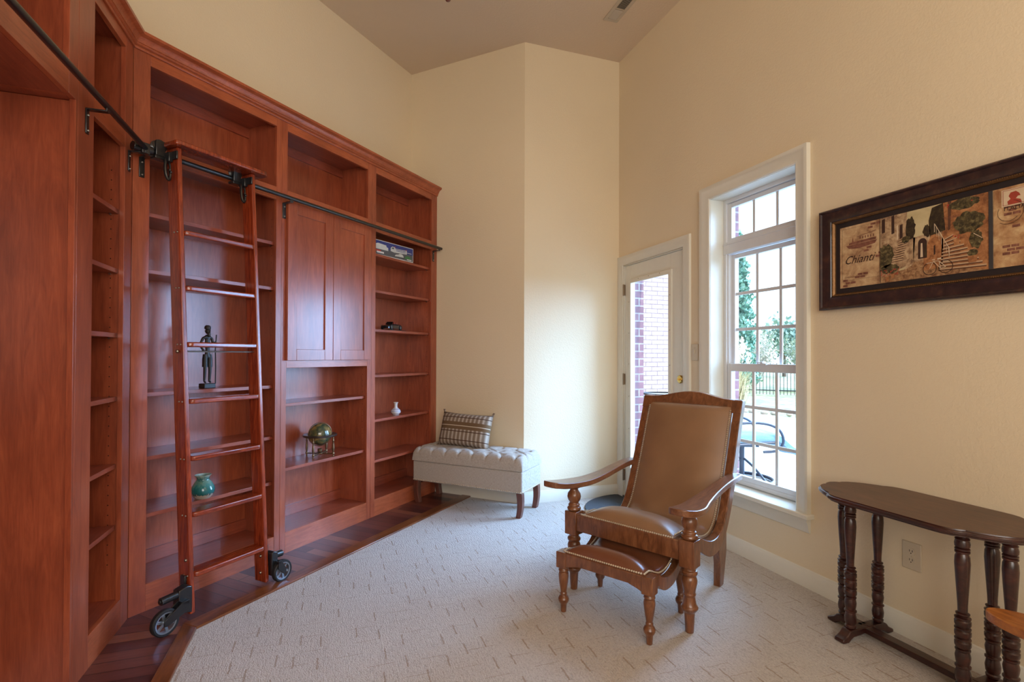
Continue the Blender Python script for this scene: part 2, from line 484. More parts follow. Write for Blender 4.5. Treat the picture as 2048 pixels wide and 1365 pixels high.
# ------------------------------------------------------------ door
dr = thing('door_1', 'white exterior door with one tall glass pane and brass knob', 'door', (XR, 0, 0), 0, kind='structure')
X0, X1 = .012, .048
gy0, gy1, gz0, gz1 = 3.33, 3.882, .27, 1.895
mb = MB()
sy0, sy1, sz0, sz1 = DY0 + .006, DY1 - .008, .022, DZ1 - .008
mb.box((X0, sy0, sz0), (X1, gy0, sz1)).box((X0, gy1, sz0), (X1, sy1, sz1)).box((X0, gy0, sz0), (X1, gy1, gz0)).box((X0, gy0, gz1), (X1, gy1, sz1))
mb.build('door_slab', m_white, dr, bevel=.002)


def rect_frame(mb, y0, y1, z0, z1, prof):
    """prof: (outward offset from the opening, x) swept round a rectangle with mitres"""
    n = len(prof); vs = []
    for (cy, cz, sy, sz) in ((y0, z0, -1, -1), (y1, z0, 1, -1), (y1, z1, 1, 1), (y0, z1, -1, 1)):
        for o, x in prof: vs.append((x, cy + sy * o, cz + sz * o))
    fs = []
    for k in range(4):
        k2 = (k + 1) % 4
        for i in range(n):
            i2 = (i + 1) % n; fs.append((k * n + i, k * n + i2, k2 * n + i2, k2 * n + i))
    return mb.add(vs, fs)


mb = MB(); rect_frame(mb, gy0, gy1, gz0, gz1, [(-.012, -.002), (.018, -.004), (.024, 0), (.024, .014), (-.012, .014)])
mb.build('glass_stop', m_white, dr)
ms = MB()
for z in (gz0 + .06, .62, .9, 1.18, 1.45, 1.72):
    for y in (gy0 - .012, gy1 + .012): ms.sphere((-.004, y, z), .0035, 8, 5)
for y in (3.45, 3.6, 3.75): ms.sphere((-.004, y, gz1 + .012), .0035, 8, 5)
ms.build('screw', m_hinge, dr)
n = N('clear_glass'); n.t.nodes.remove(n.b)
g = n.t.nodes.new('ShaderNodeBsdfTransparent'); g.inputs[0].default_value = (.96, .98, 1, 1)
gl = n.t.nodes.new('ShaderNodeBsdfGlossy'); gl.inputs['Roughness'].default_value = .02
fr = n.t.nodes.new('ShaderNodeFresnel'); fr.inputs[0].default_value = 1.45
mx = n.t.nodes.new('ShaderNodeMixShader'); ge = n.t.nodes.new('ShaderNodeNewGeometry')
n.t.links.new(n.math('MULTIPLY', fr.outputs[0], n.math('SUBTRACT', 1.0, ge.outputs['Backfacing'])), mx.inputs[0]); n.t.links.new(g.outputs[0], mx.inputs[1]); n.t.links.new(gl.outputs[0], mx.inputs[2])
n.t.links.new(mx.outputs[0], n.t.nodes['Material Output'].inputs[0]); m_glass = n.m
MB().box((.028, gy0 - .01, gz0 - .01), (.034, gy1 + .01, gz1 + .01)).build('glass_pane', m_glass, dr, flat=True)
kb = MB().lathe([(.034, 0), (.034, .006), (.028, .010), (.012, .012), (.012, .035), (.022, .042), (.027, .055), (.024, .068), (.012, .074), (.0, .075)], (0, 0, 0), 'z', 24, Matrix.Translation((.012, 3.215, .935)) @ Matrix.Rotation(-pi / 2, 4, 'Y'))
kb.build('door_knob', m_brass, dr)
MB().lathe([(.031, 0), (.031, .007), (.026, .012), (.0, .013)], M=Matrix.Translation((.012, 3.165 + .045, 1.077)) @ Matrix.Rotation(-pi / 2, 4, 'Y'), seg=24).box((-.014, 3.203, 1.07), (.0, 3.217, 1.084)).build('deadbolt', m_brass, dr)
for z in (1.835, 1.045, .20):
    h = MB().box((-.004, sy1 - .001, z - .048), (.012, sy1 + .012, z + .048)).cyl((-.006, sy1 + .004, z - .05), (-.006, sy1 + .004, z + .05), .006)
    h.build('hinge', m_hinge, dr, bevel=.001)
# jamb + casing + threshold
mb = MB()
jx1 = .058
mb.box((XR, DY0 - .002, 0), (XR + jx1, DY0 + .004, DZ1)).box((XR, DY1 - .004, 0), (XR + jx1, DY1 + .002, DZ1)).box((XR, DY0, DZ1 - .006), (XR + jx1, DY1, DZ1 + .002))
struct('trim_1', mb, m_white, 'white jamb lining the glazed door opening', 'door jamb')
cas = [(-.0, 0), (.0, -.010), (.010, -.014), (.020, -.012), (.045, -.017), (.062, -.020), (.078, -.017), (.082, 0)]


def open_casing(mb, y0, y1, z0, z1, prof, y1max=None, bottom=False):
    """three-sided mitred casing (two legs down to z0)"""
    n = len(prof); vs = []
    for (cy, cz, sy, sz) in ((y0, z0, -1, 0), (y0, z1, -1, 1), (y1, z1, 1, 1), (y1, z0, 1, 0)):
        for o, x in prof:
            yy = cy + sy * o
            if y1max is not None: yy = min(yy, y1max)
            vs.append((XR + x, yy, cz + sz * o))
    fs = []
    for k in range(3):
        for i in range(n):
            i2 = (i + 1) % n; fs.append((k * n + i, k * n + i2, (k + 1) * n + i2, (k + 1) * n + i))
    fs += [tuple(range(n)), tuple(range(4 * n - 1, 3 * n - 1, -1))]
    return mb.add(vs, fs)


struct('trim_2', open_casing(MB(), DY0 - .004, DY1 + .004, 0, DZ1 + .004, cas, YB - .001), m_white, 'white moulded casing around the glazed door', 'door casing')
struct('trim_3', MB().box((XR - .01, DY0, 0), (XR + WT + .03, DY1, .02)), m_steel, 'metal threshold under the glazed door', 'threshold')

# ------------------------------------------------------------ window
wn = thing('window_1', 'tall white window with a transom over two gridded sashes', 'window', (XR, 0, 0), 0, kind='structure')
FX = .105        # frame plane, from wall face
mb = MB()        # box frame
fy0, fy1, fz0, fz1 = WY0 + .005, WY1 - .005, WZ0 + .012, WZ1 - .005
def ring(mb, y0, y1, z0, z1, w, x0, x1, wt=None, wb=None):
    wt = wt or w; wb = wb or w
    return mb.box((x0, y0, z0), (x1, y0 + w, z1)).box((x0, y1 - w, z0), (x1, y1, z1)).box((x0, y0 + w, z1 - wt), (x1, y1 - w, z1)).box((x0, y0 + w, z0), (x1, y1 - w, z0 + wb))
ring(mb, fy0, fy1, fz0, fz1, .028, FX, FX + .05)
ring(mb, fy0 + .026, fy1 - .026, fz0, fz1, .012, FX + .012, FX + .05)
MUL0, MUL1 = 1.948, 2.030
mb.box((FX - .004, fy0 + .004, MUL0), (FX + .05, fy1 - .004, MUL1)).box((FX - .008, fy0 + .004, MUL0 + .062), (FX, fy1 - .004, MUL0 + .068))
mb.build('window_frame', m_white_win, wn, bevel=.002)
iy0, iy1 = fy0 + .036, fy1 - .036
def sash(name, z0, z1, x0, w, wt, wb, nh):
    m = ring(MB(), iy0, iy1, z0, z1, w, x0, x0 + .032, wt, wb)
    gy_0, gy_1, gz_0, gz_1 = iy0 + w, iy1 - w, z0 + wb, z1 - wt
    o = m.build(name, m_white_win, wn, bevel=.0025)
    g = MB()
    for k in (1, 2):
        y = gy_0 + (gy_1 - gy_0) * k / 3; g.box((x0 + .010, y - .0105, gz_0), (x0 + .020, y + .0105, gz_1))
    for k in range(1, nh):
        z = gz_0 + (gz_1 - gz_0) * k / nh; g.box((x0 + .0098, gy_0, z - .0105), (x0 + .0202, gy_1, z + .0105))
    g.build('muntin_grid', m_white_win, o, bevel=.002)
    MB().box((x0 + .013, gy_0 - .004, gz_0 - .004), (x0 + .017, gy_1 + .004, gz_1 + .004)).build('glass_pane', m_glass, o, flat=True)
    return o
sash('transom_sash', MUL1 + .002, fz1 - .03, FX + .012, .030, .030, .022, 1)
sash('upper_sash', 1.165, MUL0 - .002, FX + .038, .032, .030, .024, 3)
lo = sash('lower_sash', fz0 + .022, 1.202, FX + .004, .034, .052, .036, 3)
lk = MB().box((FX - .012, 2.49, 1.196), (FX + .02, 2.56, 1.206)).lathe([(.014, 0), (.016, .006), (.012, .014), (0, .016)], (FX + .004, 2.525, 1.204), 'z', 16).box((FX - .014, 2.515, 1.208), (FX + .0, 2.56, 1.214))
lk.build('sash_lock', m_white_win, lo, bevel=.001)
# reveal lining
mb = MB()
mb.box((XR - .002, WY0 - .004, WZ0), (XR + FX + .05, WY0 + .006, WZ1)).box((XR - .002, WY1 - .006, WZ0), (XR + FX + .05, WY1 + .004, WZ1)).box((XR - .002, WY0, WZ1 - .006), (XR + FX + .05, WY1, WZ1 + .004))
struct('trim_4', mb, m_white, 'white reveal boards lining the window opening', 'window reveal')
wcas = [(0, 0), (0, -.010), (.008, -.015), (.020, -.013), (.030, -.016), (.058, -.021), (.072, -.028), (.086, -.026), (.088, 0)]
struct('trim_5', open_casing(MB(), WY0 + .004, WY1 - .004, WZ0 + .005, WZ1 - .004, wcas), m_white, 'white moulded casing around the tall window', 'window casing')
mb = MB().box((XR - .052, WY0 - .103, WZ0 - .02), (XR + FX + .03, WY1 + .103, WZ0 + .008))
st = struct('trim_6', mb, m_white, 'white stool ledge at the foot of the window', 'window stool', bevel=.006)
ap = [(0, 0), (-.036, 0), (-.034, -.012), (-.024, -.030), (-.018, -.055), (-.014, -.075), (0, -.082)]
mb = MB().prism(ap, WY0 - .082, WY1 + .082, lambda u, v, q: (XR + u, q, WZ0 - .02 + v))
struct('trim_7', mb, m_white, 'white moulded apron under the window stool', 'window apron')

# wall plates
def cover_plate(name, label, cat, y, z, w, h, outlet):
    t = thing(name, label, cat, (XR, y, z))
    MB().box((-.006, -w / 2, -h / 2), (0, w / 2, h / 2)).build('cover_plate', m_plate, t, bevel=.003)
    if outlet:
        for s in (-1, 1):
            r = MB().lathe([(.0165, 0), (.0165, .003), (.0, .003)], M=Matrix.Translation((-.006, 0, s * .0195)) @ Matrix.Rotation(-pi / 2, 4, 'Y'), seg=20).build('receptacle', m_plate, t)
            d = MB()
            for yy in (-.006, .006): d.box((-.0096, yy - .0012, s * .0195 - .001), (-.0088, yy + .0012, s * .0195 + .008))
            d.cyl((-.0088, 0, s * .0195 - .007), (-.0096, 0, s * .0195 - .007), .0025).build('slots', m_plate_d, r)
        MB().sphere((-.0065, 0, 0), .003, 8, 5).build('screw', m_plate, t)
    else:
        MB().box((-.013, -.005, -.006), (-.005, .005, .016), Matrix.Rotation(radians(-12), 4, 'Y')).build('toggle', m_plate, t, bevel=.001)
        for s in (-1, 1): MB().sphere((-.0065, 0, s * .03), .003, 8, 5).build('screw', m_plate, t)
    return t
cover_plate('wall_outlet', 'almond duplex power outlet on the wall under the console table', 'outlet', 1.58, .366, .080, .122, True)
cover_plate('light_switch', 'almond toggle light switch between the glazed door and the window', 'light switch', 3.030, 1.278, .072, .118, False)

# ------------------------------------------------------------ wood floor strip and border
OI, OO = .290, .378          # border inner / outer offset from the long bookcase
LI, LO = .262, .330          # same for the left bookcase
ZW = .004
def isect_long_side(off, xo):
    """point at offset `off` from the long face and x = XF + xo"""
    # NL.P = DF+off -> S2*(x - y) = DF+off
    x = XF + xo; return Vector((x, x - (DF + off) / S2, 0))
A_i = isect_long_side(OI, LI); A_o = isect_long_side(OO, LO)
end_i = elnl(W1, DF + OI); end_o = elnl(W1, DF + OO)
yl = -.6
def floor_piece(name, pts, z0, z1, mat, rot, label, cat, **kw):
    o = thing_mesh = MB()
    c, s = cos(-rot), sin(-rot)
    R = lambda p: (c * p[0] - s * p[1], s * p[0] + c * p[1])
    o.prism([R(p) for p in pts], z0, z1, lambda u, v, d: (u, v, d))
    b = o.build(name, mat, None, **kw); b.rotation_euler = (0, 0, rot); tag(b, label, cat, kind='structure'); return b
back_long0 = elnl(1.40, DF - .02); back_long1 = elnl(W1, DF - .02)
floor_piece('floor_1', [back_long0, A_i, end_i, back_long1], -.01, ZW, m_planks, radians(45), 'dark red hardwood strip in front of the long bookcase', 'hardwood floor', flat=True)
floor_piece('floor_2', [back_long0, (XF - .02, yl), (XF + LI, yl), A_i], -.01, ZW, m_planks, radians(90), 'dark red hardwood strip in front of the narrow left bookcase', 'hardwood floor', flat=True)
floor_piece('trim_8', [A_i, A_o, end_o, end_i], -.01, .010, m_trimwood, radians(-45), 'brown wood border along the hardwood strip by the bench', 'floor border', bevel=.004)
floor_piece('trim_9', [(XF + LI, yl), (XF + LO, yl), A_o, A_i], -.01, .010, m_trimwood, radians(0), 'brown wood border turning toward the camera', 'floor border', bevel=.004)

# ------------------------------------------------------------ bookcases
ROT_L = radians(45); ROT_F = radians(90)
TOPZ = 2.745
def case_unit(t, a0, a1, open_x0, open_x1, bays, shelves, depth=.292, zbot=0.0, ztop=TOPZ, doors=None, low_side=None, extra_rails=()):
    FT = .020
    # face frame: stiles + rails
    for xa, xb in ((a0, open_x0), (open_x1, a1)): MB().box((xa, 0, zbot), (xb, FT, ztop)).build('stile', m_case, t, bevel=.0012)
    zs = sorted(bays); prev = zbot
    for z0, z1 in zs + [(ztop, ztop)]:
        MB().box((open_x0, .0003, prev), (open_x1, FT, z0)).build('rail', m_case_y, t, bevel=.0012); prev = z1
    # carcass
    sp = .018
    for x in (open_x0 - .012 - sp * 0, open_x1 + .012):
        xa, xb = (x - sp, x) if x < (open_x0 + open_x1) / 2 else (x, x + sp)
        p = MB().box((xa, FT, zbot), (xb, depth, ztop))
        o = p.build('side_panel', m_case_pin, t)
    xl, xr = open_x0 - .012, open_x1 + .012
    MB().box((xl, depth - .008, zbot), (xr, depth - .002, ztop)).build('back_panel', m_case, t)
    MB().box((xl, FT, ztop - .045), (xr, depth, ztop - .027)).build('top_panel', m_case_h, t)
    for z0, z1 in zs:
        if z0 > zbot + .01: MB().box((xl, FT, z0 - .02), (xr, depth - .008, z0 - .0005)).build('bottom_panel', m_case_h, t)
    # cleats
    MB().box((xl, depth - .024, ztop - .105), (xr, depth - .008, ztop - .045)).build('cleat', m_case_h, t, bevel=.001)
    if zbot == 0: MB().box((xl, depth - .024, zs[0][0]), (xr, depth - .008, zs[0][0] + .07)).build('cleat', m_case_h, t, bevel=.001)
    for z in shelves:
        s = MB().box((xl + .002, FT + .006, z - .020), (xr - .002, depth - .009, z)).build('shelf', m_case_h, t, bevel=.0012)
        MB().cyl((xr - .002, FT + .035, z - .024), (xr - .014, FT + .035, z - .024), .0035, seg=8).build('shelf_pin', m_steel, s)


OB = elnl(0, DF)       # local x = distance along the long face
# --- long run, three units
b1 = thing('bookcase', 'wide open bookcase unit behind the rolling ladder', 'bookcase', OB, ROT_L, 'built-in bookcases along the walls')
case_unit(b1, 1.402, 2.2475, 1.478, 2.207, [(.133, 2.210), (2.288, 2.664)], [1.950, 1.669, 1.062, .747, .467])
b2 = thing('bookcase', 'bookcase unit with two closed paneled doors above the globe', 'bookcase', OB, ROT_L, 'built-in bookcases along the walls')
case_unit(b2, 2.2485, 3.0710, 2.289, 3.026, [(.133, 1.167), (1.225, 2.210), (2.288, 2.664)], [.940, .531])
b3 = thing('bookcase', 'open bookcase unit with a white vase, between the paneled doors and the bench', 'bookcase', OB, ROT_L, 'built-in bookcases along the walls')
case_unit(b3, 3.0720, W1 - .002, 3.117, 3.862, [(.133, 2.210), (2.288, 2.664)], [2.048, 1.761, 1.454, 1.095, .745, .427])
# doors of unit two
def shaker(x0, x1, z0, z1, lab):
    f = MB(); w = .072; y0, y1 = -.021, -.001
    f.box((x0, y0, z0), (x0 + w, y1, z1)).box((x1 - w, y0, z0), (x1, y1, z1)).box((x0 + w, y0, z0), (x1 - w, y1, z0 + w)).box((x0 + w, y0, z1 - w), (x1 - w, y1, z1))
    o = f.build('door', m_case, b2, bevel=.0018); o['label'] = lab
    MB().box((x0 + w - .004, -.012, z0 + w - .004), (x1 - w + .004, -.006, z1 - w + .004)).build('door_panel', m_case, o)
shaker(2.279, 2.6585, 1.214, 2.220, 'flat paneled door next to the ladder')
shaker(2.6615, 3.041, 1.214, 2.220, 'flat paneled door next to the open shelves')
# --- narrow left unit and desk unit (face parallel to the right wall)
OFc = Vector((XF, 0, 0))
b4 = thing('bookcase', 'narrow tall bookcase unit with empty shelves in the corner by the ladder', 'bookcase', OFc, ROT_F, 'built-in bookcases along the walls')
YC = CORN.y
case_unit(b4, 2.3445, YC - .001, 2.478, 2.801, [(.133, 2.203), (2.288, 2.664)], [1.913, 1.640, 1.346, 1.056, .749, .470])
b5 = thing('desk_alcove', 'tall open desk alcove with an overhead cabinet at the bookcase end', 'alcove', OFc, ROT_F, 'built-in bookcases along the walls')
d5 = .295
a0 = 1.20
case_unit(b5, a0, 2.3430, a0 + .09, 2.272, [(2.290, 2.664)], [], depth=d5, zbot=2.196)
MB().box((a0, .0205, 2.1965), (2.342, d5 - .009, 2.212)).build('soffit', m_case_h, b5)
MB().box((a0, d5 - .008, 0), (2.342, d5 - .002, 2.195)).build('back_panel', m_case, b5)
MB().box((a0, 0, 0), (a0 + .02, d5, 2.195)).build('side_panel', m_case, b5)
MB().box((2.3405, .020, 0), (2.3432, d5, 2.195)).build('side_panel', m_case, b5)
MB().box((2.325, .0, 0), (2.3432, .020, 2.196)).build('edge_strip', m_case, b5, bevel=.001)
# crown moulding, mitred at the corner
zc = 2.715
cp = [(0, 0), (.008, 0), (.010, .004), (.010, .011), (.006, .013), (.012, .016), (.016, .021), (.016, .026), (.020, .028), (.024, .040), (.034, .051), (.044, .055), (.046, .057), (.052, .060), (.052, .074), (0, .074)]
mb = MB(); n_ = len(cp); vs = []
def cr_pt(k, o):
    if k == 0: return Vector((XF + o, 1.20, 0))
    if k == 1: x = XF + o; return Vector((x, x - (DF + o) / S2, 0))
    return elnl(W1 - .002 , DF + o)
for k in range(3):
    for o, z in cp: p = cr_pt(k, o); vs.append((p.x, p.y, zc + z))
fs = [(k * n_ + i, k * n_ + (i + 1) % n_, (k + 1) * n_ + (i + 1) % n_, (k + 1) * n_ + i) for k in range(2) for i in range(n_)] + [tuple(range(n_)), tuple(range(3 * n_ - 1, 2 * n_ - 1, -1))]
mb.add(vs, fs)
cw = mb.build('crown_molding', m_case_y, None, sharp=25); tag(cw, 'stepped cherry crown molding capping both bookcase runs', 'crown molding')

# ------------------------------------------------------------ ladder rail
ZR, RO = 2.222, .065
rail_l = thing('ladder_rail', 'black steel ladder rail running along both bookcase faces', 'rail', OB, ROT_L)
# all geometry in the long-face frame: x along, y = -offset
RI = OB.copy(); RMi = Matrix.Rotation(ROT_L, 4, 'Z'); RMi.translation = OB; RMi = RMi.inverted()
MB().cyl((1.372, -RO, ZR), (3.925, -RO, ZR), .0125, seg=16).build('rail_tube', m_black, rail_l)
corner_pt = isect_long_side(RO, RO); corner_pt.z = ZR
far_pt = Vector((XF + RO, 1.25, ZR))
MB().cyl(RMi @ (corner_pt + Vector((0, -.01, 0))), RMi @ far_pt, .0125, seg=16).build('rail_tube', m_black, rail_l)
MB().cyl((1.365, -RO, ZR), (1.45, -RO, ZR), .021, seg=16).box((1.395, -RO - .024, ZR - .026), (1.43, -RO + .01, ZR + .024)).build('corner_coupling', m_black, rail_l, bevel=.002)
def bracket(M_):
    """plate on the face (local x=0,y=0 face plane, z=rod height), arm out then up"""
    m = MB(); w = .0125
    path = [(0, -.004, -.115), (0, -.004, -.022), (0, -RO, -.022), (0, -RO, -.006)]
    m.box((-w, -.005, -.118), (w, 0, -.02), M_).box((-w, -RO - .006, -.026), (w, 0, -.020), M_).box((-w, -RO - .006, -.022), (w, -RO, -.004), M_)
    o = m.build('bracket', m_black, rail_l, bevel=.002)
    b = MB()
    for z in (-.105, -.045): b.sphere(M_ @ Vector((0, -.006, z)), .005, 8, 5)
    b.build('screw', m_steel, o)
for x in (1.440, 2.262, 3.888): bracket(Matrix.Translation((x, 0, ZR)))
for y in (2.412, 2.845): bracket(RMi @ Matrix.Translation((XF, y, ZR)) @ Matrix.Rotation(ROT_F, 4, 'Z'))

# ------------------------------------------------------------ rolling ladder
ld = thing('library_ladder', 'red oak rolling library ladder leaning on the bookcase', 'ladder', OB, ROT_L)
def off(z): return .290 - .0622 * z          # distance of the stile's front edge from the face
SL, SR, SW, SD = (1.517, 1.541), (1.920, 1.944), .024, .086
def stile(x0, x1, z0, z1):
    m = MB(); r = .008
    ps = [(-off(z0), z0), (-off(z0) + SD, z0), (-off(z1) + SD, z1), (-off(z1), z1)]
    m.prism(ps, x0, x1, lambda u, v, d: (d, u, v)); return m
s1 = stile(*SL, .032, 2.255).build('side_rail', m_ladder, ld, bevel=.006, seg=3)
s2_ = stile(*SR, .020, 2.255).build('side_rail', m_ladder, ld, bevel=.006, seg=3)
for z in (1.853, 1.582, 1.310, 1.036, .764, .499, .220):
    f = -off(z) - .012; x0, x1 = SL[1], SR[0]
    pl = [(x0, f + .086), (x1, f + .086), (x1, f + .012), (x1 - .014, f), (x0 + .014, f), (x0, f + .012)]
    MB().prism(pl, z - .024, z, lambda u, v, d: (u, v, d)).build('rung', m_rung, ld, bevel=.006, seg=3)
    sc = MB()
    for yy in (.030, .055): sc.sphere((SL[0] - .001, f + yy - .004, z - .012), .0045, 8, 5)
    sc.build('screw', m_steel, s1)
cpl = [(1.492, -.178), (1.512, -.190), (1.985, -.190), (2.008, -.172), (2.008, -.052), (1.492, -.052)]
MB().prism(cpl, 2.256, 2.278, lambda u, v, d: (u, v, d)).build('cap_tread', m_ladder, ld, bevel=.006, seg=3)
MB().cyl((SL[0] - .008, -off(1.26) + .03, 1.265), (SR[1] + .006, -off(1.26) + .03, 1.265), .004, seg=8).sphere((SL[0] - .008, -off(1.26) + .03, 1.265), .009, 8, 5).sphere((SR[1] + .006, -off(1.26) + .03, 1.265), .009, 8, 5).build('tie_rod', m_steel, ld)
# top roller hooks
for xc_ in (SL[0], SR[0]):
    x = xc_ - .037
    m = MB()
    m.box((x - .024, -RO - .024, ZR - .016), (x + .020, -RO - .018, ZR + .058))          # face plate
    m.box((x - .026, -RO - .022, ZR - .030), (x + .030, -RO + .022, ZR - .014))          # saddle under the rail
    m.box((x + .014, -RO - .060, ZR - .040), (x + .034, -RO - .010, ZR + .006))
    m.box((x + .026, -.165, ZR - .030), (x + .034, -RO - .020, ZR + .010))               # arm bolted to the side rail
    h = m.build('roller_hook', m_black, ld, bevel=.003)
    MB().lathe([(.018, -.016), (.031, -.014), (.031, -.010), (.021, -.004), (.021, .004), (.031, .010), (.031, .014), (.018, .016), (.018, -.016)], (x, -RO, ZR + .034), 'y', 28).build('roller', m_black, h)
    lp_ = bez([(x + .020, -RO - .030, ZR - .020), (x + .012, -RO - .034, ZR - .060), (x + .016, -RO - .036, ZR - .105), (x + .028, -RO - .036, ZR - .122), (x + .036, -RO - .036, ZR - .100), (x + .034, -RO - .034, ZR - .070)], 5)
    MB().tube(lp_, .0075, 8).build('brake_lever', m_black, h)
    MB().tube(bez([(x + .030, -RO - .030, ZR - .03), (x + .036, -RO - .034, ZR - .06), (x + .030, -RO - .036, ZR - .08)], 4), .005, 8).sphere((x + .036, -RO - .040, ZR - .085), .008, 10, 6).build('brake_spring', m_black, h)
# wheels with spring housings
for xs, sg in ((SL[0] - .002, -1), (SR[1] + .002, 1)):
    cx = xs + sg * .128 if sg < 0 else xs + sg * .058; wy = -.312; r = .0585 if sg < 0 else .0585
    t_ = MB()
    t_.lathe([(.047, -.014), (r - .004, -.014), (r, -.009), (r, .009), (r - .004, .014), (.047, .014), (.047, -.014)], (cx, wy, r + ZW), 'y', 32)
    wh = t_.build('wheel_tyre', m_rubber, ld)
    m = MB()
    m.lathe([(.040, -.011), (.0475, -.012), (.0475, .012), (.040, .011), (.040, -.011)], (cx, wy, r + ZW), 'y', 32)
    m.lathe([(.0, -.013), (.011, -.013), (.012, .0), (.011, .013), (0, .013)], (cx, wy, r + ZW), 'y', 16)
    for k in range(6):
        a = 2 * pi * k / 6 + .3
        Ms = Matrix.Translation((cx, wy, r + ZW)) @ Matrix.Rotation(a, 4, 'Y')
        m.box((.008, -.004, -.006), (.042, .004, .006), Ms)
    m.build('wheel_rim', m_alu, wh, bevel=.001)
    MB().lathe([(.0, -.020), (.006, -.019), (.007, -.014), (.007, .02)], (cx, wy, r + ZW), 'y', 12).build('axle', m_steel, wh)
    # housing: box beside the side rail, spring barrel over the wheel, fork down to the axle
    X = lambda d: xs + sg * d
    fl, bl = (.062, .132) if sg < 0 else (.040, .078)
    m = MB()
    poly = [(X(0), .050), (X(0), .172), (X(fl * .35), .180), (X(fl), .170), (X(fl), .105), (X(fl * .7), .062)]
    m.prism(poly, -.304, -.258, lambda u, v, d: (u, d, v))
    m.box((min(X(0), X(.012)), -.262, .165), (max(X(0), X(.012)), -.226, .212))
    hs = m.build('spring_housing', m_black, ld, bevel=.004)
    q0 = (X(fl * .7), -.286, .152); q1 = (X(bl), -.286, .148)
    MB().cyl(q0, q1, .0175, seg=20).cyl(q1, (X(bl + .006), -.286, .148), .010, seg=14).build('spring_barrel', m_black, hs, bevel=.0015)
    a_ = MB()
    for yy in (-.300, -.334):
        a_.prism([(X(fl * .5), .085), (X(fl * .5), .130), (X(fl), .128), (cx + sg * .012, r + .018), (cx + sg * .014, r - .008), (cx - sg * .002, r - .010)], yy, yy + .007, lambda u, v, d: (u, d, v))
    a_.box((min(X(fl * .5), X(fl)), -.334, .112), (max(X(fl * .5), X(fl)), -.294, .126))
    a_.build('wheel_fork', m_black, hs, bevel=.001)
    MB().sphere((X(fl * .5), -.305, .10), .005, 8, 5).build('bolt', m_steel, hs)
    for z in (.07, .16):
        xx = (SR[0] - .001) if sg > 0 else (SL[0] - .001)
        MB().sphere((xx, -.250, z if sg > 0 else z + .12), .008, 10, 6).build('bolt', m_steel, hs)

# ------------------------------------------------------------ shelf items
def on_shelf(s, i, z): p = elnl(s, DF - i); return (p.x, p.y, z)
def lathe_smooth(prof, n=6): return [(max(0, r), h) for r, h in bez(prof, n)]
# teal vase
n = N('teal_drip_glaze'); x, y, z = n.sep(n.map()); no = n.noise(n.map((30, 30, 6)), 3, 3)
zz = n.math('ADD', z, n.math('MULTIPLY', n.math('SUBTRACT', no, .5), .05))
c = n.ramp(n.math('DIVIDE', zz, .13), [(.0, srgb(196, 190, 176)), (.17, srgb(190, 184, 170)), (.19, srgb(40, 50, 50)), (.21, srgb(18, 108, 112)), (.45, srgb(22, 124, 128)), (.55, srgb(70, 150, 148)), (.72, srgb(120, 170, 160)), (.80, srgb(22, 110, 114)), (.92, srgb(150, 185, 175)), (1, srgb(190, 200, 190))])
m_teal = n.fin(c, .18, **{'Coat Weight': .8})
v = MB().lathe(lathe_smooth([(.0, 0), (.033, .0), (.040, .004), (.054, .024), (.0585, .044), (.053, .066), (.040, .088), (.032, .100), (.032, .110), (.038, .121), (.042, .126), (.038, .126), (.028, .110), (.02, .09), (.0, .085)], 4), seg=36).build('vase', m_teal, None, sharp=60)
v.location = on_shelf(1.795, .055, .467); tag(v, 'squat teal glazed vase with a pale base on a lower shelf behind the ladder', 'vase')
# white vase
n = N('white_blue_banded_ceramic'); x, y, z = n.sep(n.map())
c = n.ramp(n.math('DIVIDE', z, .11), [(0, srgb(206, 206, 208)), (.26, srgb(206, 206, 212)), (.28, srgb(96, 110, 160)), (.31, srgb(200, 200, 210)), (.40, srgb(198, 200, 212)), (.42, srgb(140, 150, 190)), (.46, srgb(206, 204, 206)), (1, srgb(214, 210, 204))])
m_wv = n.fin(c, .2, **{'Coat Weight': .6})
v = MB().lathe(lathe_smooth([(0, 0), (.022, 0), (.026, .003), (.039, .018), (.0405, .030), (.032, .046), (.016, .060), (.0135, .078), (.016, .095), (.0215, .104), (.018, .104), (.011, .08), (0, .07)], 4), seg=32).build('vase', m_wv, None, sharp=60)
v.location = on_shelf(3.495, .10, .745); tag(v, 'small white long-necked vase with blue bands on the shelf nearest the bench', 'vase')

# carved statue
m_st = plain('dark_carved_ebony', srgb(36, 33, 32), .45, var=.2, scale=60, bump=.2)
def skin(name, verts, edges, radii, mat, parent, sub=2):
    me = bpy.data.meshes.new(name); me.from_pydata(verts, edges, []); me.materials.append(mat)
    o = bpy.data.objects.new(name, me); COL.objects.link(o); o.parent = parent
    sm = o.modifiers.new('skin', 'SKIN'); sm.use_smooth_shade = True
    for i, r in enumerate(radii):
        rr = r if isinstance(r, tuple) else (r, r); me.skin_vertices[0].data[i].radius = rr
    me.skin_vertices[0].data[0].use_root = True
    q = o.modifiers.new('sub', 'SUBSURF'); q.levels = q.render_levels = sub
    return o
stt = thing('statue', 'thin dark carved wooden statue of a bearded man holding a staff', 'statue', on_shelf(1.853, .115, 1.062), radians(45))
MB().box((-.033, -.026, 0), (.033, .026, .026)).build('plinth', m_st, stt, bevel=.003)
V = [(0, 0, .185), (0, 0, .225), (0, 0, .262), (0, 0, .286), (0, -.002, .302),            # pelvis..neck
     (-.013, 0, .165), (-.015, -.002, .100), (-.016, .002, .036), (-.016, -.014, .031),   # leg
     (.013, 0, .165), (.014, -.002, .100), (.013, .002, .036), (.013, -.014, .031),
     (-.026, .0, .281), (-.042, .004, .238), (-.024, -.010, .204),                        # arm on hip
     (.024, 0, .281), (.032, -.002, .238), (.034, -.018, .262)]
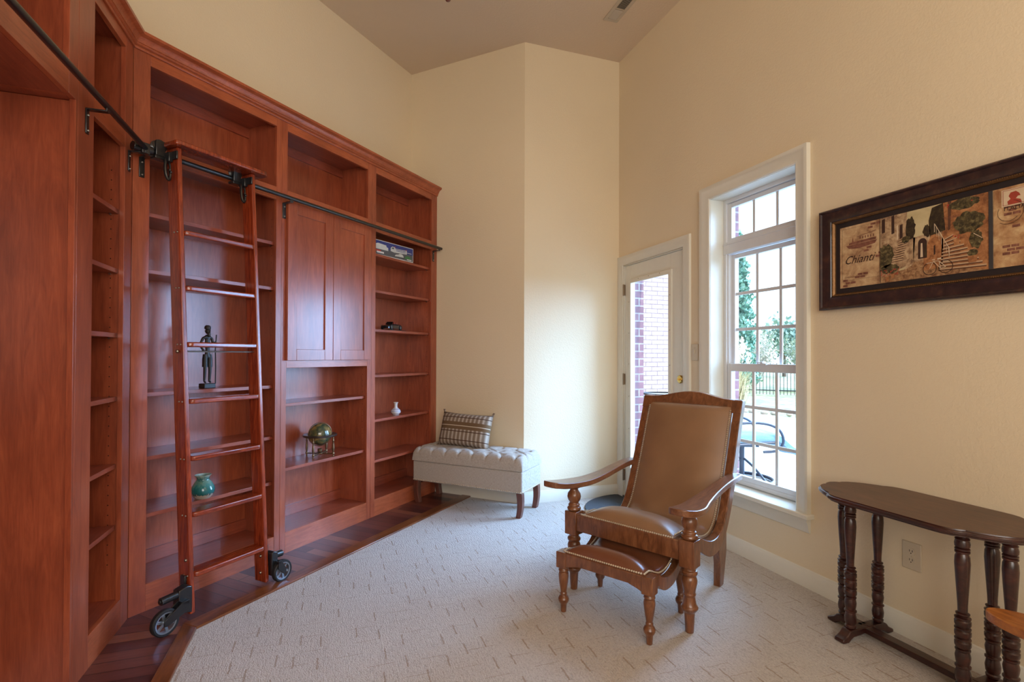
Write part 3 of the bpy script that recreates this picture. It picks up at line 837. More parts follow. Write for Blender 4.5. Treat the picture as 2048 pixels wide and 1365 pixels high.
Ed = [(0, 1), (1, 2), (2, 3), (3, 4), (0, 5), (5, 6), (6, 7), (7, 8), (0, 9), (9, 10), (10, 11), (11, 12), (3, 13), (13, 14), (14, 15), (3, 16), (16, 17), (17, 18)]
Rr = [(.014, .011), (.012, .009), (.016, .011), (.012, .009), .006, .011, .009, .006, .005, .011, .009, .006, .005, .008, .006, .006, .008, .006, .006]
skin('body', V, Ed, Rr, m_st, stt)
h = MB().sphere((0, -.002, .320), .0155, 16, 12, (.85, .95, 1.2)); h.sphere((0, -.014, .300), .010, 10, 8, (.8, .7, 1.5)); h.sphere((0, -.0165, .318), .004, 8, 6, (.8, 1.2, 1.6))
for sx in (-1, 1): h.sphere((sx * .0055, -.0145, .324), .0028, 8, 5); h.sphere((sx * .0135, 0, .318), .004, 8, 6, (.5, .8, 1.3))
h.build('head', m_st, stt)
MB().lathe([(.013, .330), (.017, .333), (.016, .345), (.010, .352), (0, .354)], (0, 0, 0), 'z', 16).build('cap', m_st, stt)
MB().lathe([(.010, .190), (.0135, .165), (.0140, .118), (.010, .118)], (-.0145, 0, 0), 'z', 14).lathe([(.010, .190), (.0135, .165), (.0140, .118), (.010, .118)], (.0135, 0, 0), 'z', 14).build('short_trousers', m_st, stt)
MB().tube([(.036, -.018, .024), (.037, -.018, .12), (.034, -.018, .22), (.040, -.018, .300)], .0032, 8).build('staff', m_st, stt)

# globe on stand
m_bronze = plain('antique_brass_stand', srgb(120, 98, 74), .35, .85, var=.2, scale=40)
m_ringm = plain('dark_bronze_ring', srgb(78, 70, 66), .3, .6, var=.15)
n = N('antique_globe_map'); no = n.noise(n.map(), 16, 5, .6, .6); land = n.ramp(no, [(.42, srgb(52, 66, 52)), (.5, srgb(92, 92, 58)), (.58, srgb(150, 122, 74)), (.7, srgb(104, 84, 48))])
x, y, z = n.sep(n.map()); lines = n.math('LESS_THAN', n.math('ABSOLUTE', n.math('SUBTRACT', n.math('FRACT', n.math('MULTIPLY', z, 50)), .5)), .04)
m_globe = n.fin(n.mix(n.math('MULTIPLY', lines, .5), land, srgb(60, 50, 34)), .18, **{'Coat Weight': .8})
gb = thing('globe', 'small antique style tabletop globe in a four-legged brass stand', 'globe', on_shelf(2.688, .125, .531), radians(20)); gb.scale = (1.14,) * 3
MB().sphere((0, 0, .138), .069, 40, 24).build('sphere', m_globe, gb)
rg = MB().lathe([(.073, .128), (.098, .126), (.101, .130), (.101, .136), (.098, .139), (.073, .137), (.073, .128)], seg=48).build('horizon_ring', m_ringm, gb)
MB().tube([(.0725 * cos(a), 0, .138 + .0725 * sin(a)) for a in [2 * pi * k / 40 for k in range(40)]], .0022, 6, True).build('meridian_ring', m_bronze, gb)
for k in range(4):
    a = pi / 4 + k * pi / 2; p = (.086 * cos(a), .086 * sin(a), 0)
    MB().lathe([(.003, 0), (.006, .004), (.006, .008), (.003, .012), (.008, .018), (.008, .026), (.005, .030), (.0085, .050), (.0065, .075), (.004, .092), (.007, .098), (.004, .104), (.005, .112), (.004, .127)], p, 'z', 14).build('leg', m_bronze, gb)
mb = MB()
for k in range(2):
    a = pi / 4 + k * pi / 2
    Ms = Matrix.Rotation(a, 4, 'Z'); mb.box((-.086, -.006, .016), (.086, .006, .022), Ms)
mb.lathe([(.016, .014), (.02, .018), (.02, .024), (.012, .028)], seg=16).build('cross_stretcher', m_bronze, gb, bevel=.001)
MB().lathe([(.010, .028), (.014, .032), (.014, .046), (.010, .050), (.0, .050)], seg=16).build('compass', m_bronze, gb)

# model convertible car on a base
m_car = plain('dark_grey_metallic_paint', srgb(46, 50, 54), .22, .5, **{'Coat Weight': .9})
m_dk = plain('black_plastic', srgb(18, 18, 20), .4)
m_seat = plain('model_seat_red_brown', srgb(150, 70, 58), .5)
car = thing('model_car', 'dark grey toy convertible car parked on a shelf near the wall', 'model car', on_shelf(3.44, .105, 1.454), radians(45 + 8)); car.scale = (1.3,) * 3
MB().box((-.085, -.042, 0), (.105, .042, .006)).build('display_base', m_dk, car, bevel=.001)
L_, Wd = .172, .066
side = [(-.086, .014), (-.087, .026), (-.080, .032), (-.040, .040), (-.028, .041), (.040, .041), (.072, .040), (.084, .034), (.086, .020), (.083, .014)]
def car_sec(poly, w0, w1):
    pass
mb = MB()
NS = 9
secs = []
prof = bez([(-.086, .020, .020), (-.083, .030, .028), (-.060, .036, .032), (-.030, .040, .033), (.0, .041, .033), (.040, .042, .033), (.070, .041, .031), (.083, .036, .026), (.086, .024, .020)], 3)
vs = []; fs = []
for (x, zt, hw) in prof:
    for (fy, fz) in ((-1, .0), (-1.0, .45), (-.97, .75), (-.80, 1), (0, 1.04), (.80, 1), (.97, .75), (1.0, .45), (1, .0)):
        vs.append((x, fy * hw, .014 + (zt - .014) * fz))
k = 9
for i in range(len(prof) - 1):
    for j in range(k - 1): fs.append((i * k + j, i * k + j + 1, (i + 1) * k + j + 1, (i + 1) * k + j))
    fs.append((i * k + k - 1, i * k, (i + 1) * k, (i + 1) * k + k - 1))
fs += [tuple(range(k)), tuple(range(len(prof) * k - 1, len(prof) * k - k - 1, -1))]
mb.add(vs, fs).build('body', m_car, car, sharp=30)
MB().box((-.022, -.026, .036), (.042, .026, .0432)).build('cockpit', m_dk, car, bevel=.002)
for (sx, sy) in ((.002, -.013), (.002, .013), (.026, -.013), (.026, .013)):
    MB().box((sx, sy - .009, .040), (sx + .007, sy + .009, .057)).build('seat', m_seat, car, bevel=.002)
mb = MB().add([(-.034, -.026, .041), (-.034, .026, .041), (-.020, .022, .058), (-.020, -.022, .058), (-.032, -.026, .041), (-.032, .026, .041), (-.018, .022, .058), (-.018, -.022, .058)], [(0, 1, 2, 3), (7, 6, 5, 4), (0, 4, 5, 1), (1, 5, 6, 2), (2, 6, 7, 3), (3, 7, 4, 0)]).build('windshield', m_dk, car)
for sx in (-.056, .054):
    for sy in (-1, 1):
        w = MB().lathe([(.010, -.005), (.0145, -.005), (.0155, -.003), (.0155, .003), (.0145, .005), (.010, .005), (.010, -.005)], (sx, sy * .031, .0215), 'y', 24).build('wheel', m_rubber, car)
        q = MB().lathe([(.0, -.0045), (.003, -.005), (.003, .005), (0, .0045)], (sx, sy * .031, .0215), 'y', 12)
        for a in range(5):
            q.box((.0, -.0045, -.0018), (.0105, .0045, .0018), Matrix.Translation((sx, sy * .031, .0215)) @ Matrix.Rotation(a * 2 * pi / 5, 4, 'Y'))
        q.build('wheel_rim', m_alu, w)
for sy in (-1, 1): MB().sphere((-.079, sy * .020, .027), .005, 10, 6, (1, 1.4, .8)).build('headlight', m_alu, car)
MB().box((-.089, -.014, .018), (-.084, .014, .026)).build('grille', m_dk, car, bevel=.001)

# toy truck box with printed picture
m_boxw = plain('white_card', srgb(214, 214, 214), .5)
m_boxblue = plain('blue_print', srgb(48, 62, 132), .35)
m_gr = plain('grey_print', srgb(84, 88, 96), .4); m_lg = plain('pale_print', srgb(196, 200, 200), .4)
m_green = plain('green_print', srgb(60, 120, 74), .4); m_redp = plain('red_print', srgb(178, 50, 44), .4)
bx = thing('truck_box', 'blue picture box of a toy truck and race cars on the top open shelf', 'box', on_shelf(3.130, .045, 2.048), radians(45 - 4))
bx.scale = (1.14, 1, .93)
BW, BH = .420, .128
MB().box((0, 0, 0), (BW, .075, BH)).build('carton', m_boxw, bx, bevel=.001)
def flat(parent, name, mat, polys, y, dpth=.0006):
    m = MB()
    for p in polys: m.prism(p, y - dpth, y, lambda u, v, d: (u, d, v))
    return m.build(name, mat, parent, flat=True)
R4 = lambda a, b, c, d: [(a, b), (c, b), (c, d), (a, d)]
pr_ = flat(bx, 'printed_panel', m_gr, [R4(.005, .005, BW - .006, BH - .006)], -.0002)
flat(pr_, 'print_sky', m_boxblue, [R4(.005, .062, BW - .006, BH - .006)], -.0010)
flat(pr_, 'print_building', m_lg, [[(.02, .050), (.02, .088), (.05, .100), (.13, .094), (.135, .080), (.15, .075), (.15, .050)]], -.0018)
flat(pr_, 'print_trailer', m_lg, [[(.175, .056), (.175, .084), (.19, .098), (.215, .098), (.222, .088), (.345, .092), (.345, .060), (.215, .050)]], -.0026)
flat(pr_, 'print_truck_cab', m_gr, [[(.182, .078), (.192, .092), (.208, .092), (.208, .078)]], -.0034)
flat(pr_, 'print_lettering', m_boxblue, [R4(.228 + .009 * k, .078, .234 + .009 * k, .086) for k in range(12)] + [R4(.232 + .010 * k, .066, .239 + .010 * k, .072) for k in range(10)], -.0034)
flat(pr_, 'print_race_car', m_lg, [[(.215, .020), (.225, .034), (.250, .040), (.27, .050), (.29, .050), (.305, .040), (.31, .024)]], -.0042)
flat(pr_, 'print_race_car', m_green, [[(.318, .018), (.325, .034), (.345, .044), (.375, .044), (.385, .032), (.385, .020)]], -.0042)
flat(pr_, 'print_stripe', m_redp, [R4(.02, .030, .075, .042), R4(.21, .096, .222, .102), R4(.33, .092, .345, .097)], -.0042)
flat(pr_, 'print_caption', m_boxw, [R4(.035, .016, .105, .030), R4(.345, .010, .395, .018), R4(.345, .072, .395, .076)], -.0048)

# ------------------------------------------------------------ tufted bench
BT = Vector((0, 0, 0)); BO = EL * 3.563 - NL * 2.150          # middle of the front edge
bn = thing('storage_bench', 'light linen storage bench with a button-tufted lid and nailhead trim', 'bench', (BO.x, BO.y, 0), radians(-45))
# local x = toward the viewer's right (+NL) ; local y = toward the wall (+EL)
BWd, BD = 1.018, .372
h2 = BWd / 2
MB().box((-h2, 0, .190), (h2, BD, .358)).build('body', m_linen, bn, bevel=.012, seg=3)
NXT, NYT = 8, 3
def lid(u, v):
    x = -h2 - .004 + (BWd + .008) * u; y = -.006 + (BD + .010) * v
    ex = min(u, 1 - u) * BWd; ey = min(v, 1 - v) * BD
    edge = min(1, ex / .055); edy = min(1, ey / .055)
    z = .478 - .052 * (1 - sqrt(max(0, 1 - (1 - edge) ** 2))) - .052 * (1 - sqrt(max(0, 1 - (1 - edy) ** 2)))
    # diamond tufting : buttons on a staggered grid, creases between neighbours
    px = BWd / NXT; py = BD / (NYT + .6)
    best = 9
    X = (x + h2) / px; Y = (y - py * .45) / py
    dd = 0
    r0 = round(Y)
    for r in (r0 - 1, r0, r0 + 1):
        if r < 0 or r > NYT - 1: continue
        o = .5 if r % 2 == 0 else 1.0
        c = round(X - o) + o
        for cc in (c - 1, c, c + 1):
            if cc < .4 or cc > NXT - .4: continue
            d = sqrt(((X - cc) * px) ** 2 + ((Y - r) * py) ** 2); dd += .026 * math.exp(-(d / .024) ** 2)
    # diagonal creases
    a = abs(((X - .5) + Y) % 2 - 0); a = min(a % 2, 2 - a % 2); b = abs(((X - .5) - Y) % 2); b = min(b % 2, 2 - b % 2)
    inside = 0 <= Y <= NYT - 1
    if inside: dd += .010 * (math.exp(-(a / .10) ** 2) + math.exp(-(b / .10) ** 2))
    else:
        # straight creases running over the rim
        r = 0 if Y < 0 else NYT - 1; o = .5 if r % 2 == 0 else 0
        c = abs((X - o) - round(X - o)); dd += .013 * math.exp(-(c / .075) ** 2)
    return (x, y, z - dd)
lidm = MB(); nu, nv = 150, 60
vs = [lid(i / (nu - 1), j / (nv - 1)) for j in range(nv) for i in range(nu)]
fs = [(j * nu + i, j * nu + i + 1, (j + 1) * nu + i + 1, (j + 1) * nu + i) for j in range(nv - 1) for i in range(nu - 1)]
edge = list(range(nu)) + [j * nu + nu - 1 for j in range(1, nv)] + [(nv - 1) * nu + i for i in range(nu - 2, -1, -1)] + [j * nu for j in range(nv - 2, 0, -1)]
b0 = len(vs); vs += [(vs[k][0], vs[k][1], .362) for k in edge]
for k in range(len(edge)): fs.append((edge[k], b0 + k, b0 + (k + 1) % len(edge), edge[(k + 1) % len(edge)]))
fs.append(tuple(b0 + k for k in range(len(edge))))
ld_ = lidm.add(vs, fs).build('lid_cushion', m_linen, bn, sharp=75)
m_btn = fabric('linen_button', srgb(150, 140, 130), srgb(172, 164, 154))
for r in range(NYT):
    px = BWd / NXT; py = BD / (NYT + .6); o = .5 if r % 2 == 0 else 1.0
    k = o
    while k < NXT - .3:
        MB().sphere((-h2 + k * px, py * .45 + r * py, .455), .009, 10, 6, (1, 1, .5)).build('button', m_btn, ld_); k += 1
nh = MB()
for i in range(62): nh.sphere((-h2 + .010 + (BWd - .02) * i / 61, -.0015, .202), .0055, 8, 5)
for i in range(23):
    nh.sphere((h2 + .0015, .010 + (BD - .02) * i / 22, .202), .0055, 8, 5)
    nh.sphere((-h2 - .0015, .010 + (BD - .02) * i / 22, .199), .0042, 7, 4)
q = nh.build('nailhead_studs', m_nail, bn); q['kind'] = 'stuff'
for sx in (-1, 1):
    for (y0, y1, sw) in ((.006, .052, -1), (BD - .052, BD - .006, 1)):
        xo, xi = sx * (h2 - .004), sx * (h2 - .052)
        m = MB(); nseg = 6; vs = []; fs = []
        for k in range(nseg + 1):
            t = k / nseg; z = .190 * (1 - t); tap = .010 * t; sab = -sx * .022 * (t - t * t) * 0 + sx * .0 ; curve = sx * (.010 * sin(t * pi) - .016 * t)
            for X_, Y_ in ((xi + sx * tap, y0), (xo, y0), (xo, y1), (xi + sx * tap, y1)):
                vs.append((X_ + curve, Y_ + (tap * .6 if Y_ == y0 and sw < 0 else 0), z))
        for k in range(nseg):
            for e in range(4): fs.append((k * 4 + e, k * 4 + (e + 1) % 4, (k + 1) * 4 + (e + 1) % 4, (k + 1) * 4 + e))
        fs += [(0, 1, 2, 3), (nseg * 4 + 3, nseg * 4 + 2, nseg * 4 + 1, nseg * 4)]
        m.add(vs, fs).build('leg', m_benchleg, bn, bevel=.002)

# pillow leaning on the wall
n = N('woven_brown_cream_plaid'); x, y, z = n.sep(n.map())
wv = n.noise(n.map((300, 300, 300)), 1, 1)
col1 = n.math('ABSOLUTE', n.math('SUBTRACT', n.math('FRACT', n.math('MULTIPLY', x, 26)), .5))
fine = n.math('MULTIPLY', n.math('SINE', n.math('MULTIPLY', x, 1500)), n.math('SINE', n.math('MULTIPLY', z, 1500)))
c = n.ramp(n.math('ADD', n.math('MULTIPLY', col1, 1.5), n.math('ADD', n.math('MULTIPLY', wv, .45), n.math('MULTIPLY', fine, .14))), [(.25, srgb(118, 100, 84)), (.6, srgb(140, 124, 108)), (.95, srgb(190, 180, 168))])
zz = n.math('DIVIDE', z, .30)
def band(a, b): return n.math('MULTIPLY', n.math('GREATER_THAN', zz, a), n.math('LESS_THAN', zz, b))
c = n.mix(n.math('MAXIMUM', band(.47, .56), band(.58, .68)), c, srgb(112, 88, 62))
c = n.mix(band(.56, .58), c, srgb(206, 192, 170))
for a in (.16, .40, .80, .93): c = n.mix(band(a, a + .022), c, srgb(74, 48, 32))
n.bump(wv, .5, .003)
m_pil = n.fin(c, .95)
pw_, ph_ = .500, .290
def pil(u, v, s):
    a, b = u * 2 - 1, v * 2 - 1
    x = a * pw_ / 2 * (1 - .05 * (1 - abs(b)) * 0 - .045 * (1 - b * b) * 0 + .0); zz = (b * .5 + .5) * ph_
    x *= 1 - .035 * (1 - b * b) * (abs(a) ** 3) * -1 * 0
    pin = .045 * (1 - b * b) * abs(a) ** 4; x -= math.copysign(pin * pw_ / 2, a)
    zz += (-.06 * (1 - a * a) * (b ** 5)) * ph_ * .5
    t = .072 * ((1 - a ** 4) * (1 - b ** 4)) ** .55
    return (x, s * t, zz)
m = MB(); nu, nv = 30, 22
m.grid(lambda u, v: pil(u, v, -1), nu, nv); m.grid(lambda u, v: pil(u, v, 1), nu, nv)
pp = EL * 3.745 + NL * -2.283
pl_ = thing('throw_pillow', 'brown and cream woven striped lumbar pillow leaning on the wall', 'pillow', (pp.x, pp.y, .470), radians(-45))
m_pb = m.build('pillow_body', m_pil, pl_, sharp=80)
import bmesh as _bm
b_ = _bm.new(); b_.from_mesh(m_pb.data); _bm.ops.remove_doubles(b_, verts=b_.verts, dist=.0005); _bm.ops.recalc_face_normals(b_, faces=b_.faces); b_.to_mesh(m_pb.data); b_.free()
TILT = Matrix.Rotation(radians(-17), 4, 'X') @ Matrix.Rotation(radians(1.5), 4, 'Y')
m_pb.matrix_local = TILT
for sx in (-1, 1):
    for tz in (0, 1):
        ts = MB()
        for k in range(9):
            a = (k - 4) * .09; bx_, bz_ = sx * (pw_ / 2 - .006), tz * ph_
            d = Vector((sx * .5 + a * .5, .1 * sin(k * 2.4), (1 if tz else -1) * .75)).normalized() * .026
            if not tz: d = Vector((sx * .9, .15 * sin(k * 2.4), -.05 + a * .2)).normalized() * .024
            p = Vector((bx_ - sx * .012 * abs(k - 4) / 4, 0, bz_)); ts.tube([p, p + d * .5, p + d], [.0045, .0035, .002], 5)
        o = ts.build('tassel', m_pil, pl_); o.matrix_local = TILT

# ------------------------------------------------------------ plantation armchair
def nails_along(pts, step, r=.0050):
    m = MB(); acc = 0; P = [Vector(p) for p in pts]; m.sphere(P[0], r, 7, 4)
    for a, b in zip(P, P[1:]):
        L = (b - a).length; t = step - acc
        while t <= L: m.sphere(a + (b - a) * (t / L), r, 7, 4); t += step
        acc = (acc + L) % step if L else acc
    return m
TURN_CHAIR_LOW = [(.0175, 0), (.019, .004), (.0215, .055), (.024, .092), (.030, .098), (.037, .108), (.039, .116), (.034, .122), (.030, .130), (.0255, .155), (.0240, .166), (.0275, .170), (.0280, .176), (.0255, .180), (.0290, .200), (.0340, .225), (.0345, .238), (.030, .252), (.0255, .258), (.0335, .262), (.0355, .270), (.0335, .279), (.026, .283), (.026, .297)]
TURN_CHAIR_UP = [(.026, .420), (.034, .424), (.037, .432), (.034, .441), (.027, .445), (.031, .450), (.031, .455), (.024, .460), (.024, .465), (.033, .478), (.0365, .495), (.034, .512), (.024, .526), (.021, .532), (.021, .540), (.034, .545), (.037, .552), (.034, .560)]
ch = thing('armchair', 'carved walnut plantation armchair upholstered in tan leather by the window', 'armchair', (1.3775, 2.2255, 0), math.atan2(-.879, .478))
for sx in (-1, 1):
    X = sx * .319
    lg = MB().lathe(TURN_CHAIR_LOW, (X, 0, 0), 'z', 28).box((X - .036, -.036, .297), (X + .036, .036, .420)).lathe(TURN_CHAIR_UP, (X, 0, 0), 'z', 28)
    lg.build('front_leg', m_chairwood, ch, bevel=.003, sharp=30)
up_e = bez([(.030, .398), (.060, .410), (.10, .404), (.17, .378), (.25, .342), (.33, .322), (.41, .328), (.475, .372), (.525, .45), (.58, .57), (.635, .70), (.69, .84), (.755, 1.0)], 5)
lo_e = bez([(.030, .318), (.10, .318), (.17, .306), (.24, .270), (.31, .246), (.40, .250), (.48, .290), (.545, .365), (.60, .46), (.655, .58), (.705, .71), (.755, .85), (.815, 1.0)], 5)
for sx in (-1, 1):
    x0, x1 = sorted((sx * .302, sx * .258))
    m = MB(); nn = len(up_e); vs = []; fs = []
    for xx in (x0, x1):
        for (a, b) in up_e: vs.append((xx, a, b))
        for (a, b) in lo_e: vs.append((xx, a, b))
    T = 2 * nn
    for i in range(nn - 1):
        fs += [(i, i + 1, nn + i + 1, nn + i), (T + i, T + nn + i, T + nn + i + 1, T + i + 1), (i, T + i, T + i + 1, i + 1), (nn + i, nn + i + 1, T + nn + i + 1, T + nn + i)]
    fs += [(0, nn, T + nn, T), (nn - 1, T + nn - 1, T + 2 * nn - 1, 2 * nn - 1)]
    m.add(vs, fs).build('side_frame', m_chairwood, ch, bevel=.004, sharp=40)
    # rear leg
    q = [(.395, .285), (.470, .330), (.520, .345), (.570, .20), (.600, 0), (.548, 0), (.500, .14), (.44, .25)]
    xa, xb = sx * .262, sx * .298
    m = MB().prism(q, 0, 1, lambda u, v, d: ((xa + (xb - xa) * d) - sx * .045 * (1 - min(1, v / .33)), u, v))
    m.build('rear_leg', m_chairwood, ch, bevel=.003)
m = MB().box((-.286, -.028, .322), (.286, .006, .412)); m.build('front_rail', m_chairwood, ch, bevel=.004)
MB().box((-.27, .50, .31), (.27, .525, .37)).build('rear_rail', m_chairwood, ch, bevel=.004)
# crest rail (follows the tilt of the back)
cr = bez([(-.302, .925), (-.302, .999), (-.20, 1.002), (-.11, 1.020), (0, 1.034), (.11, 1.020), (.20, 1.002), (.302, .999), (.302, .925)], 4)
bt = lambda z: .724 + (z - .92) * .40
m = MB()
top = [(-.304, .999), (-.26, .998), (-.20, 1.003), (-.15, 1.012), (-.10, 1.024), (-.05, 1.033), (0, 1.036), (.05, 1.033), (.10, 1.024), (.15, 1.012), (.20, 1.003), (.26, .998), (.304, .999)]
bot = [(x, .928) for x, z in top]
poly = top + bot[::-1]
nt = len(top); vs = []
for dy in (-.004, .044):
    for (x, z) in poly: vs.append((x, bt(z) + dy, z))
n2 = len(poly); fs = []
for i in range(nt - 1):
    a, b, c, d = i, i + 1, n2 - 2 - i, n2 - 1 - i
    fs += [(a, b, c, d), (n2 + d, n2 + c, n2 + b, n2 + a)]
fs += [(i, i + n2, (i + 1) % n2 + n2, (i + 1) % n2) for i in range(n2)]
m.add(vs, fs).build('crest_rail', m_chairwood, ch, bevel=.004)
# leather sling seat and back in one sweep
def along(path, t):
    Ls = [0]
    for a, b in zip(path, path[1:]): Ls.append(Ls[-1] + math.dist(a, b))
    s_ = t * Ls[-1]
    for i in range(len(path) - 1):
        if Ls[i + 1] >= s_ or i == len(path) - 2:
            f = (s_ - Ls[i]) / max(1e-9, Ls[i + 1] - Ls[i]); a, b = path[i], path[i + 1]
            tx, tz = b[0] - a[0], b[1] - a[1]; L = math.hypot(tx, tz)
            return (a[0] + (b[0] - a[0]) * f, a[1] + (b[1] - a[1]) * f, -tz / L, tx / L)
lp = [p for p in up_e if p[1] < .965 or p[0] < .4]
lp = [(-.018, .412)] + [p for p in lp if p[0] > .05]
lp = bez(lp[::4] + [(.742, .962)], 4)
LW = .252
def sling(u, v):
    y, z, ny, nz = along(lp, v); a = u * 2 - 1
    e = (1 - abs(a) ** 3.2)
    front = min(1, v / .05); tp = min(1, (1 - v) / .05)
    puff = .046 * e ** 1.1 * (front * (2 - front)) ** .5 * (tp * (2 - tp)) ** .5
    puff += .012 * e * math.exp(-((v - .12) / .10) ** 2)
    return (a * LW, y + ny * (puff + .003), z + nz * (puff + .003))
m = MB(); m.slab(sling, 34, 90, (0, 0, 0))
nu, nv = 34, 90
m = MB(); topv = [Vector(sling(i / (nu - 1), j / (nv - 1))) for j in range(nv) for i in range(nu)]
botv = []
for j in range(nv):
    y, z, ny, nz = along(lp, j / (nv - 1))
    for i in range(nu): botv.append(Vector(((i / (nu - 1) * 2 - 1) * LW, y - ny * .014, z - nz * .014)))
fs = []; NN = nu * nv
for j in range(nv - 1):
    for i in range(nu - 1):
        a = j * nu + i; b, c, d = a + 1, a + nu + 1, a + nu; fs += [(a, b, c, d), (NN + d, NN + c, NN + b, NN + a)]
edge = list(range(nu)) + [j * nu + nu - 1 for j in range(1, nv)] + [(nv - 1) * nu + i for i in range(nu - 2, -1, -1)] + [j * nu for j in range(nv - 2, 0, -1)]
for k in range(len(edge)): a, b = edge[k], edge[(k + 1) % len(edge)]; fs.append((a, NN + a, NN + b, b))
lt = m.add(topv + botv, fs).build('leather_upholstery', m_leather, ch, sharp=60)
nm = MB()
for sx in (-1, 1):
    pts = []
    for k in range(140):
        y, z, ny, nz = along(lp, .02 + .965 * k / 139); pts.append((sx * (LW - .004), y + ny * .0105, z + nz * .0105))
    t = nails_along(pts, .0112); nm.add(t.v, t.f)
pts = [(-.255 + .51 * k / 50, -.0235, .4145) for k in range(51)]
t = nails_along(pts, .0112); nm.add(t.v, t.f)
q = nm.build('nailhead_studs', m_nail, lt); q['kind'] = 'stuff'
# arms
for sx in (-1, 1):
    ctr = [(-.165, .598), (-.10, .586), (0, .576), (.12, .574), (.26, .584), (.40, .600), (.52, .610), (.63, .612)]
    lat = [.345, .345, .338, .320, .312, .312, .314, .312]
    wid = [.046, .056, .057, .048, .038, .034, .032, .031]
    P = bez([(y, z, l, w) for (y, z), l, w in zip(ctr, lat, wid)], 5)
    m = MB(); vs = []; fs = []; k = len(P)
    for (y, z, l, w) in P:
        i_ = P.index((y, z, l, w)); t = i_ / (k - 1)
        for dx, dz in ((-w, 0), (w, 0), (w, -.030), (-w, -.030)): vs.append((sx * l + dx, y, z + dz + (0)))
    # rounded tip
    y0, z0, l0, w0 = P[0]
    for i in range(k - 1):
        for e in range(4): fs.append((i * 4 + e, i * 4 + (e + 1) % 4, (i + 1) * 4 + (e + 1) % 4, (i + 1) * 4 + e))
    fs += [(0, 1, 2, 3), ((k - 1) * 4 + 3, (k - 1) * 4 + 2, (k - 1) * 4 + 1, (k - 1) * 4)]
    m.add(vs, fs)
    tipm = m.build('armrest', m_armwood, ch, bevel=.005, seg=3, sharp=40)
    # round nose of the paddle as a half-disc joined to the arm mesh
    o2 = MB(); nd = [(sx * l0 + w0 * cos(a), y0 + .026 * -sin(a)) for a in [pi * q_ / 10 for q_ in range(11)]]
    me = tipm.data; vs0 = [tuple(v.co) for v in me.vertices]; fs0 = [tuple(p.vertices) for p in me.polygons if tuple(sorted(p.vertices)) != (0, 1, 2, 3)]
    tn = len(vs0); nv_ = [(x, y, z0 + (y0 - y) * .18) for x, y in nd] + [(x, y, z0 - .030 + (y0 - y) * .18) for x, y in nd]
    for i in range(10): fs0.append((tn + i, tn + i + 1, tn + 11 + i + 1, tn + 11 + i))
    fs0.append(tuple(tn + i for i in range(11))); fs0.append(tuple(tn + 21 - i for i in range(11)))
    nm_ = MB(); nm_.add(vs0 + nv_, fs0); bpy.data.objects.remove(tipm)
    ob = nm_.build('armrest', m_armwood, ch, bevel=0, sharp=40)
    b_ = _bm.new(); b_.from_mesh(ob.data); _bm.ops.remove_doubles(b_, verts=b_.verts, dist=.0008); _bm.ops.recalc_face_normals(b_, faces=b_.faces); b_.to_mesh(ob.data); b_.free()
    bv = ob.modifiers.new('edge', 'BEVEL'); bv.width = .005; bv.segments = 3; bv.limit_method = 'ANGLE'; bv.angle_limit = radians(50)

# ------------------------------------------------------------ ottoman
ot = thing('footstool', 'small chestnut leather footstool with turned legs tucked under the armchair', 'footstool', (1.336, 2.2015, 0), math.atan2(-.85350, .52109))
TURN_OT = [(.012, 0), (.013, .004), (.016, .040), (.020, .046), (.0255, .056), (.0265, .066), (.021, .078), (.015, .084), (.017, .088), (.0165, .093), (.014, .098), (.0165, .112), (.0225, .150), (.0260, .180), (.0235, .192), (.019, .197), (.025, .201), (.026, .207), (.021, .212), (.021, .222)]
ow, od = .2226, .178
for sx in (-1, 1):
    for sy in (-1, 1):
        X, Y = sx * ow, sy * od
        m = MB().lathe(TURN_OT, (X, Y, 0), 'z', 26).box((X - .027, Y - .027, .218), (X + .027, Y + .027, .296))
        m.build('leg', m_chairwood, ot, bevel=.003, sharp=30)
for sy in (-1, 1):
    Y = sy * (od + .006)
    poly = [(-.197, .225), (-.18, .232), (-.13, .246), (.13, .246), (.18, .232), (.197, .225), (.197, .296), (-.197, .296)]
    MB().prism(poly, Y - .017, Y + .017, lambda u, v, d: (u, d, v)).build('rail', m_chairwood, ot, bevel=.003)
sp_u = [(-.152, .296), (-.125, .292), (-.095, .270), (-.05, .252), (0, .246), (.05, .252), (.095, .270), (.125, .292), (.152, .296)]
sp_l = [(-.152, .238), (-.12, .232), (-.085, .208), (-.045, .192), (0, .188), (.045, .192), (.085, .208), (.12, .232), (.152, .238)]
for sx in (-1, 1):
    X = sx * (ow + .004); U = bez(sp_u, 4); L = bez(sp_l, 4); nn = len(U); vs = []; fs = []
    for xx in (X - .016, X + .016):
        vs += [(xx, a, b) for a, b in U] + [(xx, a, b) for a, b in L]
    T = 2 * nn
    for i in range(nn - 1):
        fs += [(i, i + 1, nn + i + 1, nn + i), (T + i, T + nn + i, T + nn + i + 1, T + i + 1), (i, T + i, T + i + 1, i + 1), (nn + i, nn + i + 1, T + nn + i + 1, T + nn + i)]
    fs += [(0, nn, T + nn, T), (nn - 1, T + nn - 1, T + 2 * nn - 1, 2 * nn - 1)]
    MB().add(vs, fs).build('side_rail', m_chairwood, ot, bevel=.003)
pth = bez([(-.195, .298), (-.15, .298), (-.10, .276), (-.05, .258), (0, .252), (.05, .258), (.10, .276), (.15, .298), (.195, .298)], 4)
def opad(u, v):
    y, z, ny, nz = along(pth, v); a = u * 2 - 1; e = 1 - abs(a) ** 3
    f = min(1, min(v, 1 - v) / .12)
    pf = .052 * e ** .9 * (f * (2 - f)) ** .5
    return (a * .204, y + ny * pf * .6, z + nz * pf + .002)
m = MB(); nu, nv = 28, 36
tv = [Vector(opad(i / (nu - 1), j / (nv - 1))) for j in range(nv) for i in range(nu)]; NN = nu * nv
